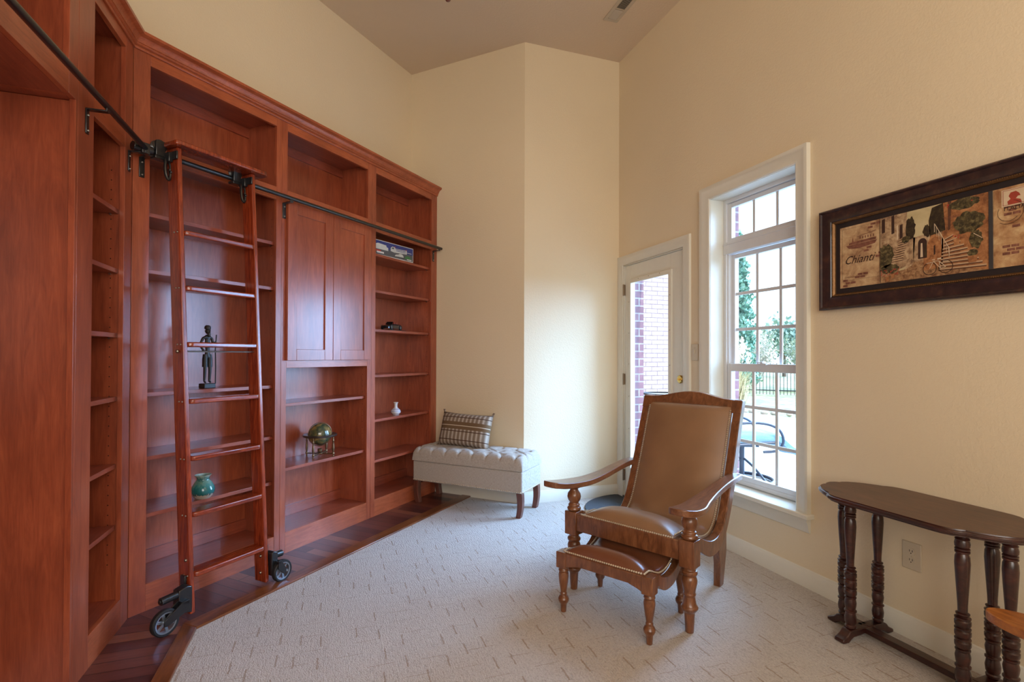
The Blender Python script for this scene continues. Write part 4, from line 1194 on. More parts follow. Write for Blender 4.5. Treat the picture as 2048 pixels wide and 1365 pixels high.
bv_ = [Vector((p.x, along(pth, j / (nv - 1))[0], along(pth, j / (nv - 1))[1] - .012)) for j in range(nv) for p in tv[j * nu:(j + 1) * nu]]
fs = []
for j in range(nv - 1):
    for i in range(nu - 1):
        a = j * nu + i; b, c, d = a + 1, a + nu + 1, a + nu; fs += [(a, b, c, d), (NN + d, NN + c, NN + b, NN + a)]
edge = list(range(nu)) + [j * nu + nu - 1 for j in range(1, nv)] + [(nv - 1) * nu + i for i in range(nu - 2, -1, -1)] + [j * nu for j in range(nv - 2, 0, -1)]
for k in range(len(edge)): a, b = edge[k], edge[(k + 1) % len(edge)]; fs.append((a, NN + a, NN + b, b))
pd = m.add(tv + bv_, fs).build('leather_pad', m_leather2, ot, sharp=60)
nm = MB()
for sx in (-1, 1):
    pts = [(sx * .2075, along(pth, k / 40)[0], along(pth, k / 40)[1] + .006) for k in range(41)]; t = nails_along(pts, .0112); nm.add(t.v, t.f)
for sy in (-1, 1):
    t = nails_along([(-.20 + .4 * k / 30, sy * .1955, .3025) for k in range(31)], .0112); nm.add(t.v, t.f)
q = nm.build('nailhead_studs', m_nail, pd); q['kind'] = 'stuff'

# ------------------------------------------------------------ console table
ct = thing('console_table', 'narrow dark mahogany console table with clustered turned legs under the picture', 'console table', (2.25, 1.45, 0), 0)
def spindle():
    p = [(.014, .052), (.021, .056), (.022, .064), (.018, .069), (.022, .078), (.0235, .098), (.019, .122), (.024, .126), (.024, .131), (.019, .135), (.022, .150), (.0235, .165), (.020, .182), (.023, .186), (.023, .190), (.017, .194)]
    z = .196
    for k in range(3): p += [(.021, z), (.0245, z + .008), (.0245, z + .020), (.020, z + .026), (.0245, z + .029), (.0245, z + .033), (.020, z + .036)]; z += .038
    p += [(.0155, z + .002), (.021, z + .006), (.021, z + .010), (.0145, z + .014), (.0150, z + .04), (.021, z + .14), (.0235, z + .19), (.022, z + .215), (.018, z + .226)]
    z += .229
    for k in range(2): p += [(.0225, z), (.0225, z + .005), (.018, z + .008)]; z += .010
    p += [(.0225, z + .002), (.0235, z + .014), (.0205, z + .026), (.0225, z + .030), (.018, z + .034), (.024, z + .040), (.024, z + .056), (.018, .598)]
    return p
sp = spindle()
for cy, sg in ((.215, 1), (-.215, -1)):
    for (dx, dy) in ((-.085, 0), (.085, 0), (0, sg * .098)):
        MB().lathe(sp, (dx, cy + dy, 0), 'z', 22).build('leg', m_console, ct, sharp=35)
    # cross foot: three scrolled toes
    for ang, L in ((pi, .155), (0, .155), (sg * pi / 2, .165)):
        pr2 = [(0, .030), (0, .052), (.10, .052), (.112, .047), (.125, .032), (.142, .022), (.155, .016), (.155, .002), (.120, .0), (.105, .012), (.09, .020), (.05, .022)]
        Ms = Matrix.Translation((0, cy, 0)) @ Matrix.Rotation(ang, 4, 'Z'); f = L / .155
        MB().prism(pr2, -.022, .022, lambda u, v, d: Ms @ Vector((u * f, d, v))).build('foot', m_console, ct, bevel=.004)
    pr3 = [(-.135, .634), (.135, .634), (.135, .625), (.10, .612), (.085, .598), (-.085, .598), (-.10, .612), (-.135, .625)]
    MB().prism(pr3, cy - .024, cy + .024, lambda u, v, d: (u - .01, d, v)).prism([(0, .634), (sg * .155, .634), (sg * .155, .625), (sg * .125, .610), (sg * .10, .598), (0, .598)], -.034, .014, lambda u, v, d: (d, cy + u, v)).build('corbel', m_console, ct, bevel=.003)
MB().prism([(-.2, .026), (-.2, .050), (.2, .050), (.2, .026)], -.024, .024, lambda u, v, d: (d, u, v)).build('stretcher', m_console, ct, bevel=.003)
# scalloped top : half outline, mirrored
qo = [(-.215, .178), (-.213, .205), (-.205, .232), (-.190, .252), (-.176, .262), (-.170, .278), (-.158, .298), (-.138, .330), (-.112, .356), (-.085, .374), (-.060, .382), (-.046, .380), (-.030, .392), (0, .400)]
half = qo + [(-x * .95, y) for x, y in qo[::-1][1:]]
outl = [(x, y) for x, y in half] + [(x, -y) for x, y in half[::-1]]
c0 = (-.04, -.04)
def topring(mb, sc_, z): return [(c0[0] + x * sc_[0], c0[1] + y * sc_[1], z) for x, y in outl]
rings = [((.955, .972), .634), ((.955, .972), .638), ((.985, .99), .640), ((1, 1), .645), ((1, 1), .651), ((.99, .994), .6545), ((.975, .985), .656), ((.97, .98), .660)]
no_ = len(outl); vs = []
for sc_, z in rings: vs += topring(None, sc_, z)
fs = [(k * no_ + i, k * no_ + (i + 1) % no_, (k + 1) * no_ + (i + 1) % no_, (k + 1) * no_ + i) for k in range(len(rings) - 1) for i in range(no_)]
fs += [tuple(range(no_))]
tp = MB().add(vs, fs).build('top_edge', m_console, ct, sharp=30)
MB().prism([(p[0], p[1]) for p in topring(None, (.969, .979), 0)], .6585, .6603, lambda u, v, d: (u, v, d)).build('tabletop', m_consoletop, ct)

# ------------------------------------------------------------ oval stool at the lower right
so = Vector((1.925, .79, 0))
stl = thing('oval_stool', 'honey oak stool with an oval seat in front of the console table', 'stool', so, radians(6))
seat_o = [(.082 * cos(a) , .232 * sin(a)) for a in [2 * pi * k / 48 for k in range(48)]]
MB().prism(seat_o, .452, .480, lambda u, v, d: (u, v, d)).build('seat', m_stool, stl, bevel=.003)
for sx in (-1, 1):
    for sy in (-1, 1): MB().cyl((sx * .075, sy * .10 - .05, 0), (sx * .045, sy * .07 - .05, .455), .012, .016, 16).build('leg', m_stool, stl)

# ------------------------------------------------------------ door mat
mt = []
n_ = 40; cx_, cy_ = XR - .03, 3.62
pts = [(XR - .02, 3.20)] + [(XR - .02 - .50 * sin(pi * k / n_), 3.62 - .44 * cos(pi * k / n_)) for k in range(1, n_)] + [(XR - .02, 4.04)]
mm = MB().prism(pts, .001, .012, lambda u, v, d: (u, v, d)).build('door_mat', m_mat, None, bevel=.003)
tag(mm, 'dark half-round rubber door mat on the carpet by the glazed door', 'mat')

# ------------------------------------------------------------ framed picture
pc = thing('framed_picture', 'long dark-framed print of an old village street with stairs and a bicycle', 'picture', (XR - .002, 2.010, 1.490), radians(-90))
pc.rotation_euler = (radians(-.0), 0, radians(-90))
PW, PH = 1.062, .512
n = N('distressed_espresso_frame'); no = n.noise(n.map(), 22, 5, .65)
m_frame = n.fin(n.ramp(no, [(.35, srgb(34, 24, 28)), (.55, srgb(54, 36, 36)), (.72, srgb(82, 54, 42))]), .36, **{'Coat Weight': .3})
m_gold = plain('tarnished_gold_lip', srgb(122, 88, 54), .45, .7, var=.2, scale=90)
m_matb = plain('black_mat_board', srgb(34, 26, 28), .6)
def pframe(mb, prof):
    """prof: (inset from outer edge, y toward the viewer negative)"""
    n_ = len(prof); vs = []
    for (cx, cz, sx, sz) in ((0, 0, 1, 1), (PW, 0, -1, 1), (PW, PH, -1, -1), (0, PH, 1, -1)):
        for o, y in prof: vs.append((cx + sx * o, y, cz + sz * o))
    fs = [(k * n_ + i, k * n_ + (i + 1) % n_, ((k + 1) % 4) * n_ + (i + 1) % n_, ((k + 1) % 4) * n_ + i) for k in range(4) for i in range(n_)]
    return mb.add(vs, fs)
pframe(MB(), [(0, -.002), (0, -.034), (.006, -.040), (.012, -.038), (.016, -.030), (.040, -.026), (.056, -.028), (.062, -.030), (.066, -.026), (.066, -.002)]).build('frame', m_frame, pc, sharp=25)
fi = pframe(MB(), [(.0665, -.004), (.0665, -.024), (.069, -.026), (.072, -.024), (.077, -.018), (.078, -.015), (.078, -.004)]).build('gilt_lip', m_gold, pc, sharp=25)
bd = MB()
for k in range(int((PW - .14) / .0075)):
    for z in (.0695, PH - .0695): bd.sphere((.072 + k * .0075, -.0265, z), .0028, 6, 4)
for k in range(int((PH - .14) / .0075)):
    for x in (.0695, PW - .0695): bd.sphere((x, -.0265, .072 + k * .0075), .0028, 6, 4)
q = bd.build('beaded_edging', m_gold, fi); q['kind'] = 'stuff'
MB().box((.076, -.010, .076), (PW - .076, -.004, PH - .076)).build('mat_board', m_matb, pc)
def patchy(name, a, b, c_, sc=14, mort=None):
    n = N(name); no = n.noise(n.map(), sc, 6, .65, .4)
    return n.fin(n.ramp(no, [(.34, a), (.5, b), (.66, c_)]), .5)
m_parch = patchy('aged_plaster_print', srgb(140, 104, 76), srgb(184, 150, 112), srgb(206, 178, 138), 18)
m_parch2 = patchy('aged_plaster_print_orange', srgb(136, 90, 58), srgb(180, 140, 98), srgb(206, 176, 132), 16)
m_stone = patchy('print_stone_wall', srgb(120, 92, 70), srgb(168, 138, 106), srgb(196, 170, 134), 40)
m_stoneo = patchy('print_ochre_wall', srgb(116, 72, 44), srgb(160, 106, 66), srgb(186, 134, 88), 40)
m_fol = patchy('print_foliage', srgb(34, 28, 20), srgb(72, 62, 38), srgb(124, 112, 74), 70)
m_cyp = patchy('print_cypress', srgb(30, 22, 16), srgb(50, 40, 26), srgb(74, 62, 40), 60)
m_sky = patchy('print_sky_tone', srgb(182, 164, 124), srgb(196, 180, 138), srgb(206, 192, 152), 6)
m_path = patchy('print_path', srgb(108, 74, 50), srgb(150, 112, 78), srgb(180, 146, 106), 60)
m_ink = plain('print_dark_ink', srgb(58, 38, 32), .5); m_brk = patchy('print_brick_patch', srgb(96, 58, 46), srgb(124, 78, 62), srgb(146, 100, 80), 50)
m_lt = plain('print_highlight', srgb(208, 186, 156), .5); m_redf = plain('print_red_flower', srgb(182, 66, 52), .5); m_pk = plain('print_stamp_red', srgb(156, 62, 46), .5)
m_stp = plain('print_stair_edge', srgb(190, 158, 124), .5); m_step = plain('print_stair_shadow', srgb(92, 60, 44), .5); m_div = plain('dark_divider_strip', srgb(58, 58, 60), .4)
PX0, PX1, PZ0, PZ1 = .102, PW - .102, .104, .408
A1, A2, A3 = .306, .728, .742                  # seams between panels
def lay(name, mat, polys, d):
    return flat(canvas, name, mat, polys, -.0125 - d * .00025, .0002)
canvas = MB().box((PX0, -.0125, PZ0), (PX1, -.0100, PZ1)).build('canvas_print', m_parch, pc, flat=True)
HZ = PZ1 - PZ0; VW = A2 - A1
u2 = lambda u, v: (A1 + u * VW, PZ0 + v * HZ)
def pol(l): return [u2(a, b) for a, b in l]
def blob(cx, cy, rx, ry, n_=26, j=.28, seed=1):
    r = random.Random(seed); return [u2(max(0, min(1, cx + rx * cos(2 * pi * k / n_) * (1 - j * r.random()))), max(0, min(1, cy + ry * sin(2 * pi * k / n_) * (1 - j * r.random())))) for k in range(n_)]
lay('print_sky', m_sky, [pol([(.0, 0), (1, 0), (1, 1), (0, 1)])], 1)
lay('print_path', m_path, [pol([(0, 0), (1, 0), (1, .2), (.62, .24), (.46, .30), (.36, .30), (.25, .16), (0, .12)])], 2)
lay('print_house', m_stone, [pol([(0, .1), (.26, .20), (.28, 1), (0, 1)]), pol([(.26, .15), (.34, .22), (.36, .60), (.27, .68)]), pol([(.34, .25), (.54, .25), (.56, .60), (.46, .62), (.34, .60)]), pol([(.50, .12), (.60, .18), (.62, .66), (.50, .60)])], 3)
lay('print_tower', m_stoneo, [pol([(.60, .12), (1, .0), (1, 1), (.62, 1)]), pol([(.44, .10), (.62, .12), (.62, .52), (.52, .62), (.44, .35)])], 4)
lay('print_cypress', m_cyp, [blob(.315, .74, .055, .20, seed=2), pol([(.50, .58), (.49, .80), (.52, .97), (.62, 1), (.64, .62)]), blob(.47, .66, .04, .10, seed=5)], 5)
for pg in ([pol([(.015, .76), (.05, .77), (.05, .98), (.015, .97)]), pol([(.12, .72), (.15, .73), (.15, 1), (.12, .99)]), pol([(.205, .62), (.235, .64), (.235, .84), (.205, .83)]), [u2(.43 + .042 * cos(a), .50 + .07 * sin(a)) for a in [pi * k / 10 for k in range(11)]] + [u2(.388, .28), u2(.472, .28)], pol([(.535, .30), (.55, .31), (.55, .44), (.535, .43)])]): lay('print_doorway', m_ink, [pg], 6)
lay('print_arch_light', m_lt, [pol([(.41, .30), (.435, .30), (.43, .50), (.415, .50)]), pol([(.175, .62), (.19, .62), (.19, .84), (.175, .83)])], 7)
lay('print_archway', m_cyp, [pol([(.45, .30), (.468, .30), (.465, .49), (.45, .50)])], 7)
st1 = [pol([(.12 + .010 * k, .30 + .034 * k), (.235 + .006 * k, .31 + .034 * k), (.235 + .006 * k, .322 + .034 * k), (.12 + .010 * k, .312 + .034 * k)]) for k in range(9)]
lay('print_stair_stripe', m_stp, st1, 8)
lay('print_stair_stripe', m_stp, [pol([(.58 + .006 * k, .08 + .045 * k), (.98 - .03 * k, .06 + .052 * k), (.98 - .03 * k, .078 + .052 * k), (.58 + .006 * k, .096 + .045 * k)]) for k in range(10)], 8)
lay('print_stair_stripe', m_step, [pol([(a[0], a[1]) for a in [(.58 + .006 * k, .066 + .045 * k), (.98 - .03 * k, .046 + .052 * k), (.98 - .03 * k, .058 + .052 * k), (.58 + .006 * k, .079 + .045 * k)]]) for k in range(10)], 9)
lay('print_stair_stripe', m_step, [pol([(.12 + .010 * k, .290 + .034 * k), (.235 + .006 * k, .300 + .034 * k), (.235 + .006 * k, .308 + .034 * k), (.12 + .010 * k, .298 + .034 * k)]) for k in range(9)], 9)
lay('print_column', m_step, [pol([(.665, .60), (.685, .62), (.695, 1), (.665, 1)])], 9)
for pg in ([blob(.05, .40, .11, .20, seed=7), blob(.84, .66, .14, .17, seed=8), blob(.80, .93, .14, .09, seed=9), blob(.10, .20, .12, .08, seed=10), blob(.90, .42, .06, .14, seed=11), blob(.27, .60, .05, .06, seed=12), blob(.87, .25, .05, .05, seed=13)]): lay('print_foliage', m_fol, [pg], 10)
rr = random.Random(5)
fl = []
for k in range(34):
    cx, cy = (rr.uniform(.01, .2), rr.uniform(.10, .19)) if k < 24 else ((rr.uniform(.71, .77), rr.uniform(.48, .54)) if k < 29 else (rr.choice([.66, .80, .86]) + rr.uniform(-.012, .012), rr.choice([.93, .95, .27]) + rr.uniform(-.01, .01)))
    s_ = .008; fl.append([u2(cx + s_ * cos(a) * .8, cy + s_ * 1.2 * sin(a)) for a in (0, 1.2, 2.5, 3.7, 5)])
lay('print_flower_dots', m_redf, fl, 11)
for pg in ([pol([(.72, .38), (.76, .39), (.77, .47), (.71, .47)]), pol([(.84, .12), (.90, .12), (.915, .21), (.83, .21)]), pol([(.06, .02), (.09, .02), (.095, .09), (.055, .09)]), pol([(.12, .05), (.15, .06), (.155, .12), (.115, .11)])]): lay('print_pot', m_stoneo, [pg], 12)
def line2(a, b, w=.0012):
    ax, az = u2(*a); bx, bz = u2(*b); d = Vector((bx - ax, bz - az)).normalized() * w; return [(ax - d.y, az + d.x), (bx - d.y, bz + d.x), (bx + d.y, bz - d.x), (ax + d.y, az - d.x)]
lay('print_railing_lines', m_lt, [line2((.545, .74), (.675, .36)), line2((.545, .74), (.545, .62)), line2((.675, .36), (.675, .24)), line2((.88, .50), (.95, .42))] + [line2((.56 + .022 * k, .68 - .065 * k), (.565 + .022 * k, .55 - .062 * k), .0006) for k in range(6)], 12)
def ring2(cx, cy, r, w=.0012, n_=28):
    X, Z = u2(cx, cy); o = []
    for k in range(n_):
        a, b = 2 * pi * k / n_, 2 * pi * (k + 1) / n_
        o.append([(X + (r - w) * cos(a), Z + (r - w) * sin(a)), (X + (r + w) * cos(a), Z + (r + w) * sin(a)), (X + (r + w) * cos(b), Z + (r + w) * sin(b)), (X + (r - w) * cos(b), Z + (r - w) * sin(b))])
    return o
bk = ring2(.50, .115, .026) + ring2(.645, .115, .026)
lay('print_bicycle_rim', m_ink, bk, 13)
lay('print_bicycle_frame', m_lt, [line2((.50, .115), (.535, .215)), line2((.535, .215), (.60, .10)), line2((.60, .10), (.645, .115)), line2((.60, .10), (.585, .205)), line2((.585, .205), (.645, .115)), line2((.535, .215), (.585, .205)), line2((.52, .235), (.55, .235), .0016), line2((.57, .235), (.605, .240), .003), line2((.47, .195), (.52, .20), .0012), line2((.62, .195), (.67, .19), .0012)], 14)
lay('print_divider_strip', m_div, [[(A2, PZ0), (A3, PZ0), (A3, PZ1), (A2, PZ1)]], 15)
lay('print_seam_line', m_ink, [[(A1 - .001, PZ0), (A1 + .0008, PZ0), (A1 + .0008, PZ1), (A1 - .001, PZ1)]], 15)
lay('print_plaster_panel', m_parch2, [[(A3, PZ0), (PX1, PZ0), (PX1, PZ1), (A3, PZ1)]], 1)
def bricks(x0, z0, rows, seed):
    r = random.Random(seed); o = []
    for k in range(rows):
        x = x0 + (k % 2) * .014
        for j in range(r.choice([1, 2, 2])): o.append([(x, z0 + k * .0135), (x + .024, z0 + k * .0135), (x + .024, z0 + k * .0135 + .010), (x, z0 + k * .0135 + .010)]); x += .027
    return o
for bl_ in (bricks(.245, .395 - .02, 2, 1), bricks(.225, .268, 3, 2), bricks(.282, .232, 2, 3), bricks(.118, .108, 3, 4), bricks(.18, .145, 2, 5), bricks(.775, .300, 3, 6), bricks(.800, .250, 1, 8), bricks(.885, .195, 4, 7), bricks(.77, .150, 3, 9)): lay('print_brick_patch', m_brk, bl_, 2)
# left panel drawing: outline, villa sketch, lettering
def box_line(x0, z0, x1, z1, w=.0007): return [[(x0, z0), (x1, z0), (x1, z0 + w), (x0, z0 + w)], [(x0, z1), (x1, z1), (x1, z1 + w), (x0, z1 + w)], [(x0, z0), (x0 + w, z0), (x0 + w, z1), (x0, z1)], [(x1, z0), (x1 + w, z0), (x1 + w, z1), (x1, z1)]]
lay('print_border_line', m_ink, box_line(.114, .140, .300, .396), 3)
vil = [[(.150, .322), (.165, .326), (.170, .350), (.175, .326), (.285, .330), (.285, .318), (.150, .314)], [(.135, .312), (.290, .316), (.280, .300), (.20, .290), (.150, .296)]]
vil += [[(.205 + k * .013, .334), (.210 + k * .013, .334), (.210 + k * .013, .346), (.205 + k * .013, .346)] for k in range(6)]
vil += [[(.19, .346), (.285, .360), (.285, .362), (.19, .348)]]
lay('print_villa_drawing', m_brk, vil, 4)
def text(body, size, x, z, mat, d, shear=0, name='print_lettering', parent=None, ext=.0002, font_scale=1):
    c = bpy.data.curves.new(name, 'FONT'); c.body = body; c.size = size; c.shear = shear; c.extrude = 0; c.resolution_u = 2
    o = bpy.data.objects.new(name, c); COL.objects.link(o)
    dg = bpy.context.evaluated_depsgraph_get(); me = bpy.data.meshes.new_from_object(o.evaluated_get(dg))
    bpy.data.objects.remove(o)
    m = bpy.data.objects.new(name, me); COL.objects.link(m); me.materials.clear(); me.materials.append(mat)
    m.parent = parent or canvas; m.rotation_euler = (radians(90), 0, 0); m.location = (x, -.0125 - d * .00025 - .0003, z); m.scale = (font_scale, 1, 1)
    return m
text('Chianti', .056, .124, .220, m_ink, 6, .45, font_scale=.92)
text('CHIANTI CLASSICO', .013, .128, .150, m_brk, 6)
text('ITALIANA', .0225, .775, .318, m_ink, 8)
text('TORINO', .016, A1 + .62 * VW, PZ0 + .76 * HZ, m_brk, 12)
lay('print_stamp', m_lt, [[(.768, .334), (.848, .334), (.848, .398), (.768, .398)]], 3)
lay('print_stamp_field', m_pk, box_line(.772, .338, .8435, .3935, .0016) + [[(.788, .340), (.830, .340), (.826, .352), (.812, .358), (.818, .366), (.826, .366), (.822, .376), (.812, .386), (.796, .384), (.790, .372), (.796, .360), (.786, .352)]], 4)
def arc(cx, cz, r, a0, a1, w=.0006, n_=30):
    o = []
    for k in range(n_):
        a, b = a0 + (a1 - a0) * k / n_, a0 + (a1 - a0) * (k + 1) / n_
        o.append([(cx + (r - w) * cos(a), cz + (r - w) * sin(a)), (cx + (r + w) * cos(a), cz + (r + w) * sin(a)), (cx + (r + w) * cos(b), cz + (r + w) * sin(b)), (cx + (r - w) * cos(b), cz + (r - w) * sin(b))])
    return o
wl = []
for k in range(5):
    for i in range(24):
        f = lambda t: (.842 + t * .105, .348 - k * .010 + .004 * sin(t * 9))
        a, b = f(i / 24), f((i + 1) / 24); wl.append([a, b, (b[0], b[1] + .0008), (a[0], a[1] + .0008)])
lay('print_postmark_lines', m_ink, arc(.790, .312, .045, -2.2, 1.2) + arc(.790, .312, .034, 2.6, 5.6) + wl, 7)

# ------------------------------------------------------------ ceiling vent
m_vent = plain('painted_steel_register', srgb(190, 176, 154), .45, var=.01)
vt = thing('ceiling_vent', 'white rectangular air register on the ceiling near the right wall', 'air vent', (2.058, 3.415, ZC), radians(0))
vw, vl = .125, .335
m = MB(); ring_ = [(-vw / 2, -vl / 2), (vw / 2, -vl / 2), (vw / 2, vl / 2), (-vw / 2, vl / 2)]
m.box((-vw / 2, -vl / 2, -.006), (vw / 2, -vl / 2 + .028, 0)).box((-vw / 2, vl / 2 - .028, -.006), (vw / 2, vl / 2, 0)).box((-vw / 2, -vl / 2 + .028, -.006), (-vw / 2 + .028, vl / 2 - .028, 0)).box((vw / 2 - .028, -vl / 2 + .028, -.006), (vw / 2, vl / 2 - .028, 0)).box((-vw / 2 + .028, .012, -.007), (vw / 2 - .028, .024, 0))
m.build('register_frame', m_vent, vt, bevel=.002)
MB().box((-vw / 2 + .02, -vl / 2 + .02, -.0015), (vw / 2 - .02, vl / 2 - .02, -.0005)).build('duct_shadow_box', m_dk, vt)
m = MB()
k = -vl / 2 + .034
while k < vl / 2 - .03:
    if not (.006 < k < .028):
        tilt = -38 if k > .02 else 34
        m.box((-vw / 2 + .028, -.0045, -.0006), (vw / 2 - .028, .0045, .0006), Matrix.Translation((0, k, -.0055)) @ Matrix.Rotation(radians(tilt), 4, 'X'))
    k += .0105
m.build('louver_slats', m_vent, vt)

# ------------------------------------------------------------ ceiling fan (its wooden pull shows at the top edge)
m_fanw = wood('walnut_fan_blade', srgb(70, 34, 18), srgb(104, 52, 28), srgb(130, 70, 40), rough=.3, scale=(1.5, 14, 14))
m_fanm = plain('oil_rubbed_bronze', srgb(52, 36, 28), .35, .7)
fn = thing('ceiling_fan', 'bronze ceiling fan whose round wooden pull hangs at the top of the view', 'ceiling fan', (.331, 1.579, 0), 0)
MB().cyl((0, 0, 3.22), (0, 0, ZC - .05), .013, seg=14).lathe([(.065, ZC), (.06, ZC - .03), (.03, ZC - .07), (.014, ZC - .08)], seg=24).build('downrod', m_fanm, fn)
MB().lathe([(.03, 3.24), (.10, 3.21), (.125, 3.17), (.125, 3.11), (.10, 3.07), (.06, 3.05), (.055, 3.01), (.03, 2.99), (.0, 2.985)], seg=32).build('motor_housing', m_fanm, fn)
for k in range(5):
    a = 2 * pi * k / 5 + .35; Ms = Matrix.Rotation(a, 4, 'Z')
    b = MB().prism([(.20, -.05), (.60, -.068), (.64, -.05), (.65, 0), (.64, .05), (.60, .068), (.20, .05)], -.004, .004, lambda u, v, d: Ms @ Matrix.Translation((0, 0, 3.115)) @ Matrix.Rotation(radians(10), 4, 'X') @ Vector((u, v, d))).build('blade', m_fanw, fn, bevel=.002)
    MB().box((.10, -.018, 3.105), (.26, .018, 3.112), Ms).build('blade_arm', m_fanm, b)
pt = [(0 + .0, 0, 2.99), (0, 0, 2.40)]
MB().tube(pt, .0014, 6).build('pull_chain', m_fanm, fn)
MB().lathe(lathe_smooth([(0, 0), (.007, .002), (.0105, .012), (.009, .024), (.005, .034), (.003, .040), (0, .041)], 3), (0, 0, 2.361), 'z', 18).build('pull_knob', m_fanw, fn)

# ------------------------------------------------------------ outdoors
GZ = -.10
m_conc = plain('pale_concrete_patio', srgb(176, 172, 164), .9, var=.08, scale=3, bump=.1)
n = N('winter_lawn'); no = n.noise(n.map(), 3, 6, .7); m_lawn = n.fin(n.ramp(no, [(.35, srgb(96, 116, 70)), (.5, srgb(140, 142, 96)), (.65, srgb(176, 164, 126))]), .95)
XO = XR + WT
struct('patio_slab', MB().prism([(XO, -1.5), (7.0, -1.5), (9.9, 5.5), (9.4, 10.4), (7.0, 11.2), (XO, 11.0)], GZ - .1, GZ, lambda u, v, d: (u, v, d)), m_conc, 'bright concrete patio outside the window', 'patio', flat=True)
struct('lawn', MB().box((2.0, -8, GZ - .3), (60, 60, GZ - .02)), m_lawn, 'pale winter lawn beyond the patio', 'lawn', flat=True)
bc1, bc2, bcm = srgb(134, 98, 104), srgb(112, 80, 88), srgb(150, 140, 142)
m_brx = brick('house_brick', bc1, bc2, bcm, axis='yz'); m_bry = brick('wing_brick', srgb(192, 174, 160), srgb(172, 150, 140), srgb(132, 110, 110), axis='xz')
mb = MB(); BX0, BX1 = XO, XO + .045
for y0, y1, z0, z1 in ((3.985, 6.7, GZ, 4.3), (3.10, 3.985, 2.12, 4.3), (2.832, 3.10, GZ, 4.3), (2.218, 2.832, GZ, .36), (2.218, 2.832, 2.36, 4.3), (YREAR, 2.218, GZ, 4.3)):
    mb.box((BX0, y0, z0), (BX1, y1, z1))
mb.box((XR + .0585, 3.976, 0), (XO, 3.9848, 2.05))
struct('wall_exterior', mb, m_brx, 'brick veneer edge seen beside the window and door glass', 'brick wall', flat=True)
mb = MB().box((XO, 6.70, GZ), (5.7, 6.95, 4.2))
struct('wall_wing', mb, m_bry, 'sunlit pale brick wall outside the glazed door', 'brick wall', flat=True)
# air conditioner
m_acg = plain('beige_grey_ac_enamel', srgb(150, 150, 146), .5)
ac = thing('ac_condenser', 'grey outdoor air conditioner against the brick wall outside the door', 'air conditioner', (4.30, 6.02, GZ), 0)
MB().box((-.36, -.36, 0), (.36, .36, .05)).box((-.36, -.36, .74), (.36, .36, .82)).build('cabinet_frame', m_acg, ac, bevel=.01)
m = MB()
for k in range(20):
    z = .065 + k * .034; m.box((-.345, -.345, z), (.345, .345, z + .018))
m.build('louver_grille', m_acg, ac)
MB().box((-.33, -.33, .05), (.33, .33, .74)).build('coil', m_dk, ac)
MB().lathe([(.28, .82), (.28, .84), (.27, .84), (.27, .82), (.28, .82)], seg=32).build('fan_guard', m_dk, ac)

# patio swivel chair
m_pch = plain('bronze_patio_aluminium', srgb(62, 70, 84), .4, .3); m_cush = fabric('blue_outdoor_cushion', srgb(104, 140, 160), srgb(130, 164, 180))
pcx = Vector((4.20, 4.47, GZ))
ps = thing('patio_chair', 'metal swivel patio chair with a pale blue cushion outside the window', 'patio chair', pcx, -YAW)
MB().tube([(.31 * cos(a), .31 * sin(a), .022) for a in [2 * pi * k / 40 for k in range(40)]], .018, 8, True).build('base_ring', m_pch, ps)
for k in range(4):
    a = k * pi / 2 + .5; MB().tube(bez([(.30 * cos(a), .30 * sin(a), .03), (.16 * cos(a), .16 * sin(a), .16), (.03 * cos(a), .03 * sin(a), .24)], 4), .012, 8).build('base_spoke', m_pch, ps)
MB().cyl((0, 0, .04), (0, 0, .40), .026, seg=16).box((-.16, -.10, .38), (.14, .10, .41)).build('post', m_pch, ps)
MB().tube([(-.30, -.27, .42), (.26, -.27, .46), (.30, -.20, .46), (.30, .20, .46), (.26, .27, .46), (-.30, .27, .42)], .014, 8, True).build('seat_frame', m_pch, ps)
def cush(u, v):
    x = -.34 + u * .86; y = -.25 + v * .5
    z = .515 + .05 * sin(pi * min(1, u * 1.2)) * (1 - (2 * v - 1) ** 4) - (.16 * max(0, u - .72) / .28 if u > .72 else 0) + .012 * sin(u * 19 + v * 5) * (u > .6)
    return (x, y, z)
MB().slab(cush, 36, 14, (0, 0, -.065)).build('seat_cushion', m_cush, ps, sharp=70)
def bc_(u, v): return (-.34 - .22 * v - .02 * sin(pi * u), -.25 + u * .5, .50 + .58 * v)
MB().slab(bc_, 12, 14, (-.06, 0, .02)).build('back_cushion', m_cush, ps, sharp=70)
for sy in (-1, 1):
    MB().tube(bez([(-.36, sy * .29, .40), (-.40, sy * .30, .62), (-.20, sy * .31, .655), (.08, sy * .31, .66), (.24, sy * .31, .60), (.29, sy * .31, .48), (.24, sy * .29, .38), (.10, sy * .28, .36)], 5), .014, 8).build('arm_loop', m_pch, ps)
MB().tube([(-.36, -.27, .36), (-.62, -.27, 1.06), (-.62, .27, 1.06), (-.36, .27, .36)], .014, 8).build('back_frame', m_pch, ps)

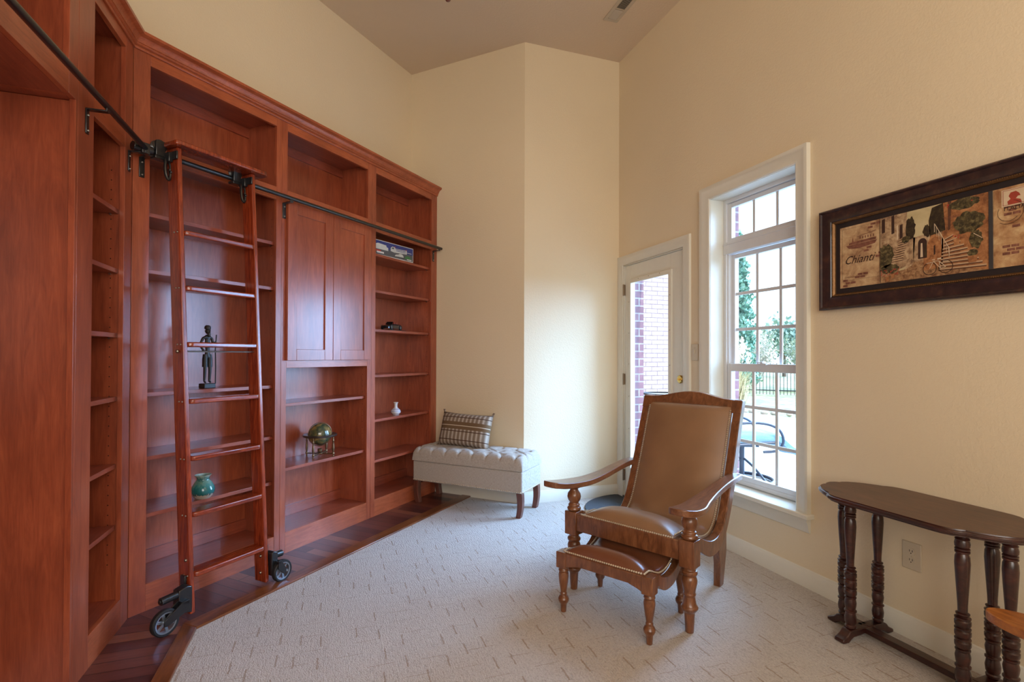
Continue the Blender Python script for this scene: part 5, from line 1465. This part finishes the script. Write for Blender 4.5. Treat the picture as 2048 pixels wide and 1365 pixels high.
# plants
def leaf_mesh(points, size, name, mat, parent, r, up=.4, width=.35):
    vs = []; fs = []
    for p in points:
        d = Vector((r.uniform(-1, 1), r.uniform(-1, 1), r.uniform(-.4, 1) + up)).normalized(); s_ = size * r.uniform(.6, 1.3)
        w = d.cross(Vector((r.uniform(-1, 1), r.uniform(-1, 1), r.uniform(-1, 1)))).normalized() * s_ * width
        b = len(vs); vs += [p, p + d * s_ * .5 + w, p + d * s_, p + d * s_ * .5 - w]; fs.append((b, b + 1, b + 2, b + 3))
    m = MB(); m.add(vs, fs); return m.build(name, mat, parent, fix=False, flat=True)
m_ever = plain('conifer_needles', srgb(112, 152, 134), .8, var=.3, scale=4); m_bark = plain('grey_bark', srgb(110, 96, 84), .9)
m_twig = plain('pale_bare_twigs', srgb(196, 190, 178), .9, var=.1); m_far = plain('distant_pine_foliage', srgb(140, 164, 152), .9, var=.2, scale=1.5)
m_gr = plain('dry_ornamental_grass', srgb(196, 180, 138), .9, var=.15); m_bsh = plain('grey_green_shrub', srgb(160, 172, 150), .9, var=.25, scale=5)
tr = thing('conifer_tree', 'tall dark conifer tree filling the left panes of the window', 'tree', (11.2, 12.4, GZ - .02), 0)
MB().cyl((0, 0, 0), (0, 0, 4.3), .13, .03).build('trunk', m_bark, tr)
r = random.Random(3); pts = []
for k in range(330):
    h = r.uniform(.25, 5.0); R = (.85 * (1 - h / 5.6) + .12) * r.uniform(.75, 1.1); a = r.uniform(0, 2 * pi)
    tip = Vector((R * cos(a), R * sin(a), h + R * .35))
    for j in range(46):
        t = r.random() ** .6; pts.append(Vector((0, 0, h)).lerp(tip, t) + Vector((r.gauss(0, .07), r.gauss(0, .07), r.gauss(0, .06))))
leaf_mesh(pts, .13, 'foliage', m_ever, tr, r)
def bush(name, label, cat, loc, rad, hgt, n_, mat, size, seed, group=None, twigs=60):
    t = thing(name, label, cat, loc, 0, group); r = random.Random(seed); m = MB(); pts = []
    for k in range(twigs):
        a = r.uniform(0, 2 * pi); q = r.uniform(.2, 1) * rad; e = Vector((q * cos(a), q * sin(a), hgt * r.uniform(.55, 1)))
        mid = e * .5 + Vector((r.gauss(0, .1), r.gauss(0, .1), .12)); m.tube([(0, 0, 0), mid, e], [.016, .010, .004], 4)
        for j in range(n_ // twigs): p = mid.lerp(e, r.random() * 1.05); pts.append(p + Vector((r.gauss(0, .12), r.gauss(0, .12), r.gauss(0, .12))))
    m.build('branches', m_twig, t, fix=False)
    leaf_mesh(pts, size, 'foliage', mat, t, r); return t
bg_ = 'pale shrubs behind the iron fence'
for i, (x, y, rad, h, mt_) in enumerate([(14.0, 16.9, .9, 1.9, m_twig), (15.9, 16.3, .9, 2.3, m_twig), (17.6, 15.2, .9, 2.1, m_bsh), (18.6, 13.4, .9, 2.2, m_twig), (17.9, 18.2, 1.0, 2.6, m_bsh), (20.0, 16.4, 1.0, 2.5, m_twig)]):
    bush('shrub', 'pale leafless shrub in the thicket behind the iron fence', 'shrub', (x, y, GZ - .02), rad, h, 1800, mt_, .11, 20 + i, bg_, 90)
for i, (x, y, h) in enumerate([(21.5, 31.5, 5.0), (25.2, 28.6, 4.4), (29, 27, 3.8), (31.8, 23.6, 3.1), (36.5, 25.5, 3.5), (28.5, 35, 4.8)]):
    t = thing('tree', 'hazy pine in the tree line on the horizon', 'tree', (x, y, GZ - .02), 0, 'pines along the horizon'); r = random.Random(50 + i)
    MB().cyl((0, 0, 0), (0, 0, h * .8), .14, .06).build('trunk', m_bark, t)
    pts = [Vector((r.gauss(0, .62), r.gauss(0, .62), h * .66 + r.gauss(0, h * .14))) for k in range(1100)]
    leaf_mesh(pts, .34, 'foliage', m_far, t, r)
og = thing('ornamental_grass', 'tall clump of dry pampas grass with pale plumes left in the window', 'ornamental grass', (8.35, 9.15, GZ - .02), 0)
r = random.Random(8); m = MB(); vs = []; fs = []
for k in range(900):
    a = r.uniform(0, 2 * pi); q = r.uniform(0, .16); L = r.uniform(.7, 1.5); sp_ = r.uniform(.05, .75); b = Vector((q * cos(a), q * sin(a), 0)); w = Vector((-sin(a), cos(a), 0)) * .006
    p1 = b + Vector((cos(a) * sp_ * .3, sin(a) * sp_ * .3, L * .6)); p2 = b + Vector((cos(a) * sp_ * .8, sin(a) * sp_ * .8, L * (.98 - sp_ * .35)))
    i0 = len(vs); vs += [b - w, b + w, p1 - w, p1 + w, p2]; fs += [(i0, i0 + 1, i0 + 3, i0 + 2), (i0 + 2, i0 + 3, i0 + 4)]
MB().add(vs, fs).build('blades', m_gr, og, fix=False, flat=True)
pts = []
for k in range(26):
    a = r.uniform(0, 2 * pi); s_ = r.uniform(.05, .35); top_ = Vector((s_ * cos(a), s_ * sin(a), r.uniform(1.4, 1.85)))
    for j in range(40): pts.append(top_ + Vector((r.gauss(0, .025), r.gauss(0, .025), -r.random() * .38)))
leaf_mesh(pts, .07, 'plumes', plain('pampas_plume', srgb(226, 214, 190), .9), og, r, .8, .2)
# iron fence
m_iron = plain('black_iron_fence', srgb(40, 44, 52), .6)
fd = Vector((.672, -.740, 0)); f0 = Vector((12.6, 16.26, 0))
fe = thing('iron_fence', 'dark iron picket fence along the far edge of the lawn', 'fence', (f0.x, f0.y, GZ - .02), math.atan2(fd.y, fd.x))
for z in (.16, .98): MB().box((0, -.015, z), (7.2, .015, z + .035)).build('fence_rail', m_iron, fe)
for k in range(66): MB().box((.05 + k * .108, -.009, .03), (.068 + k * .108, .009, 1.14)).build('picket', m_iron, fe)
# rocks and pot
m_rock = plain('pale_landscape_rock', srgb(188, 176, 162), .9, var=.15, scale=8, bump=.3)
r = random.Random(12)
for k in range(13):
    t = k / 12; p = Vector((8.9, 10.9, 0)).lerp(Vector((10.2, 8.0, 0)), t) + Vector((r.gauss(0, .03), r.gauss(0, .03), 0)); m = MB().sphere((0, 0, .045), .088 * r.uniform(.75, 1.1), 10, 7, (r.uniform(.8, 1.4), r.uniform(.8, 1.2), r.uniform(.5, .8)))
    m.v = [(x * (1 + r.uniform(-.1, .1)), y * (1 + r.uniform(-.1, .1)), z * (1 + r.uniform(-.1, .1))) for x, y, z in m.v]
    o = m.build('garden_rock', m_rock, None); o.location = (p.x, p.y, GZ - .01); tag(o, 'pale rounded rock edging the lawn beside the patio', 'rock', 'rocks edging the lawn')
pt_ = thing('flower_pot', 'small terracotta flower pot at the edge of the lawn', 'flower pot', (10.45, 8.95, GZ - .02), 0)
m_terra = plain('terracotta', srgb(164, 84, 66), .8)
MB().lathe([(.10, 0), (.15, .24), (.165, .24), (.165, .29), (.145, .29), (.14, .25), (.0, .25)], seg=24).build('pot', m_terra, pt_)
r = random.Random(4); leaf_mesh([Vector((r.gauss(0, .08), r.gauss(0, .08), .30 + r.random() * .22)) for k in range(160)], .07, 'foliage', m_bsh, pt_, r)
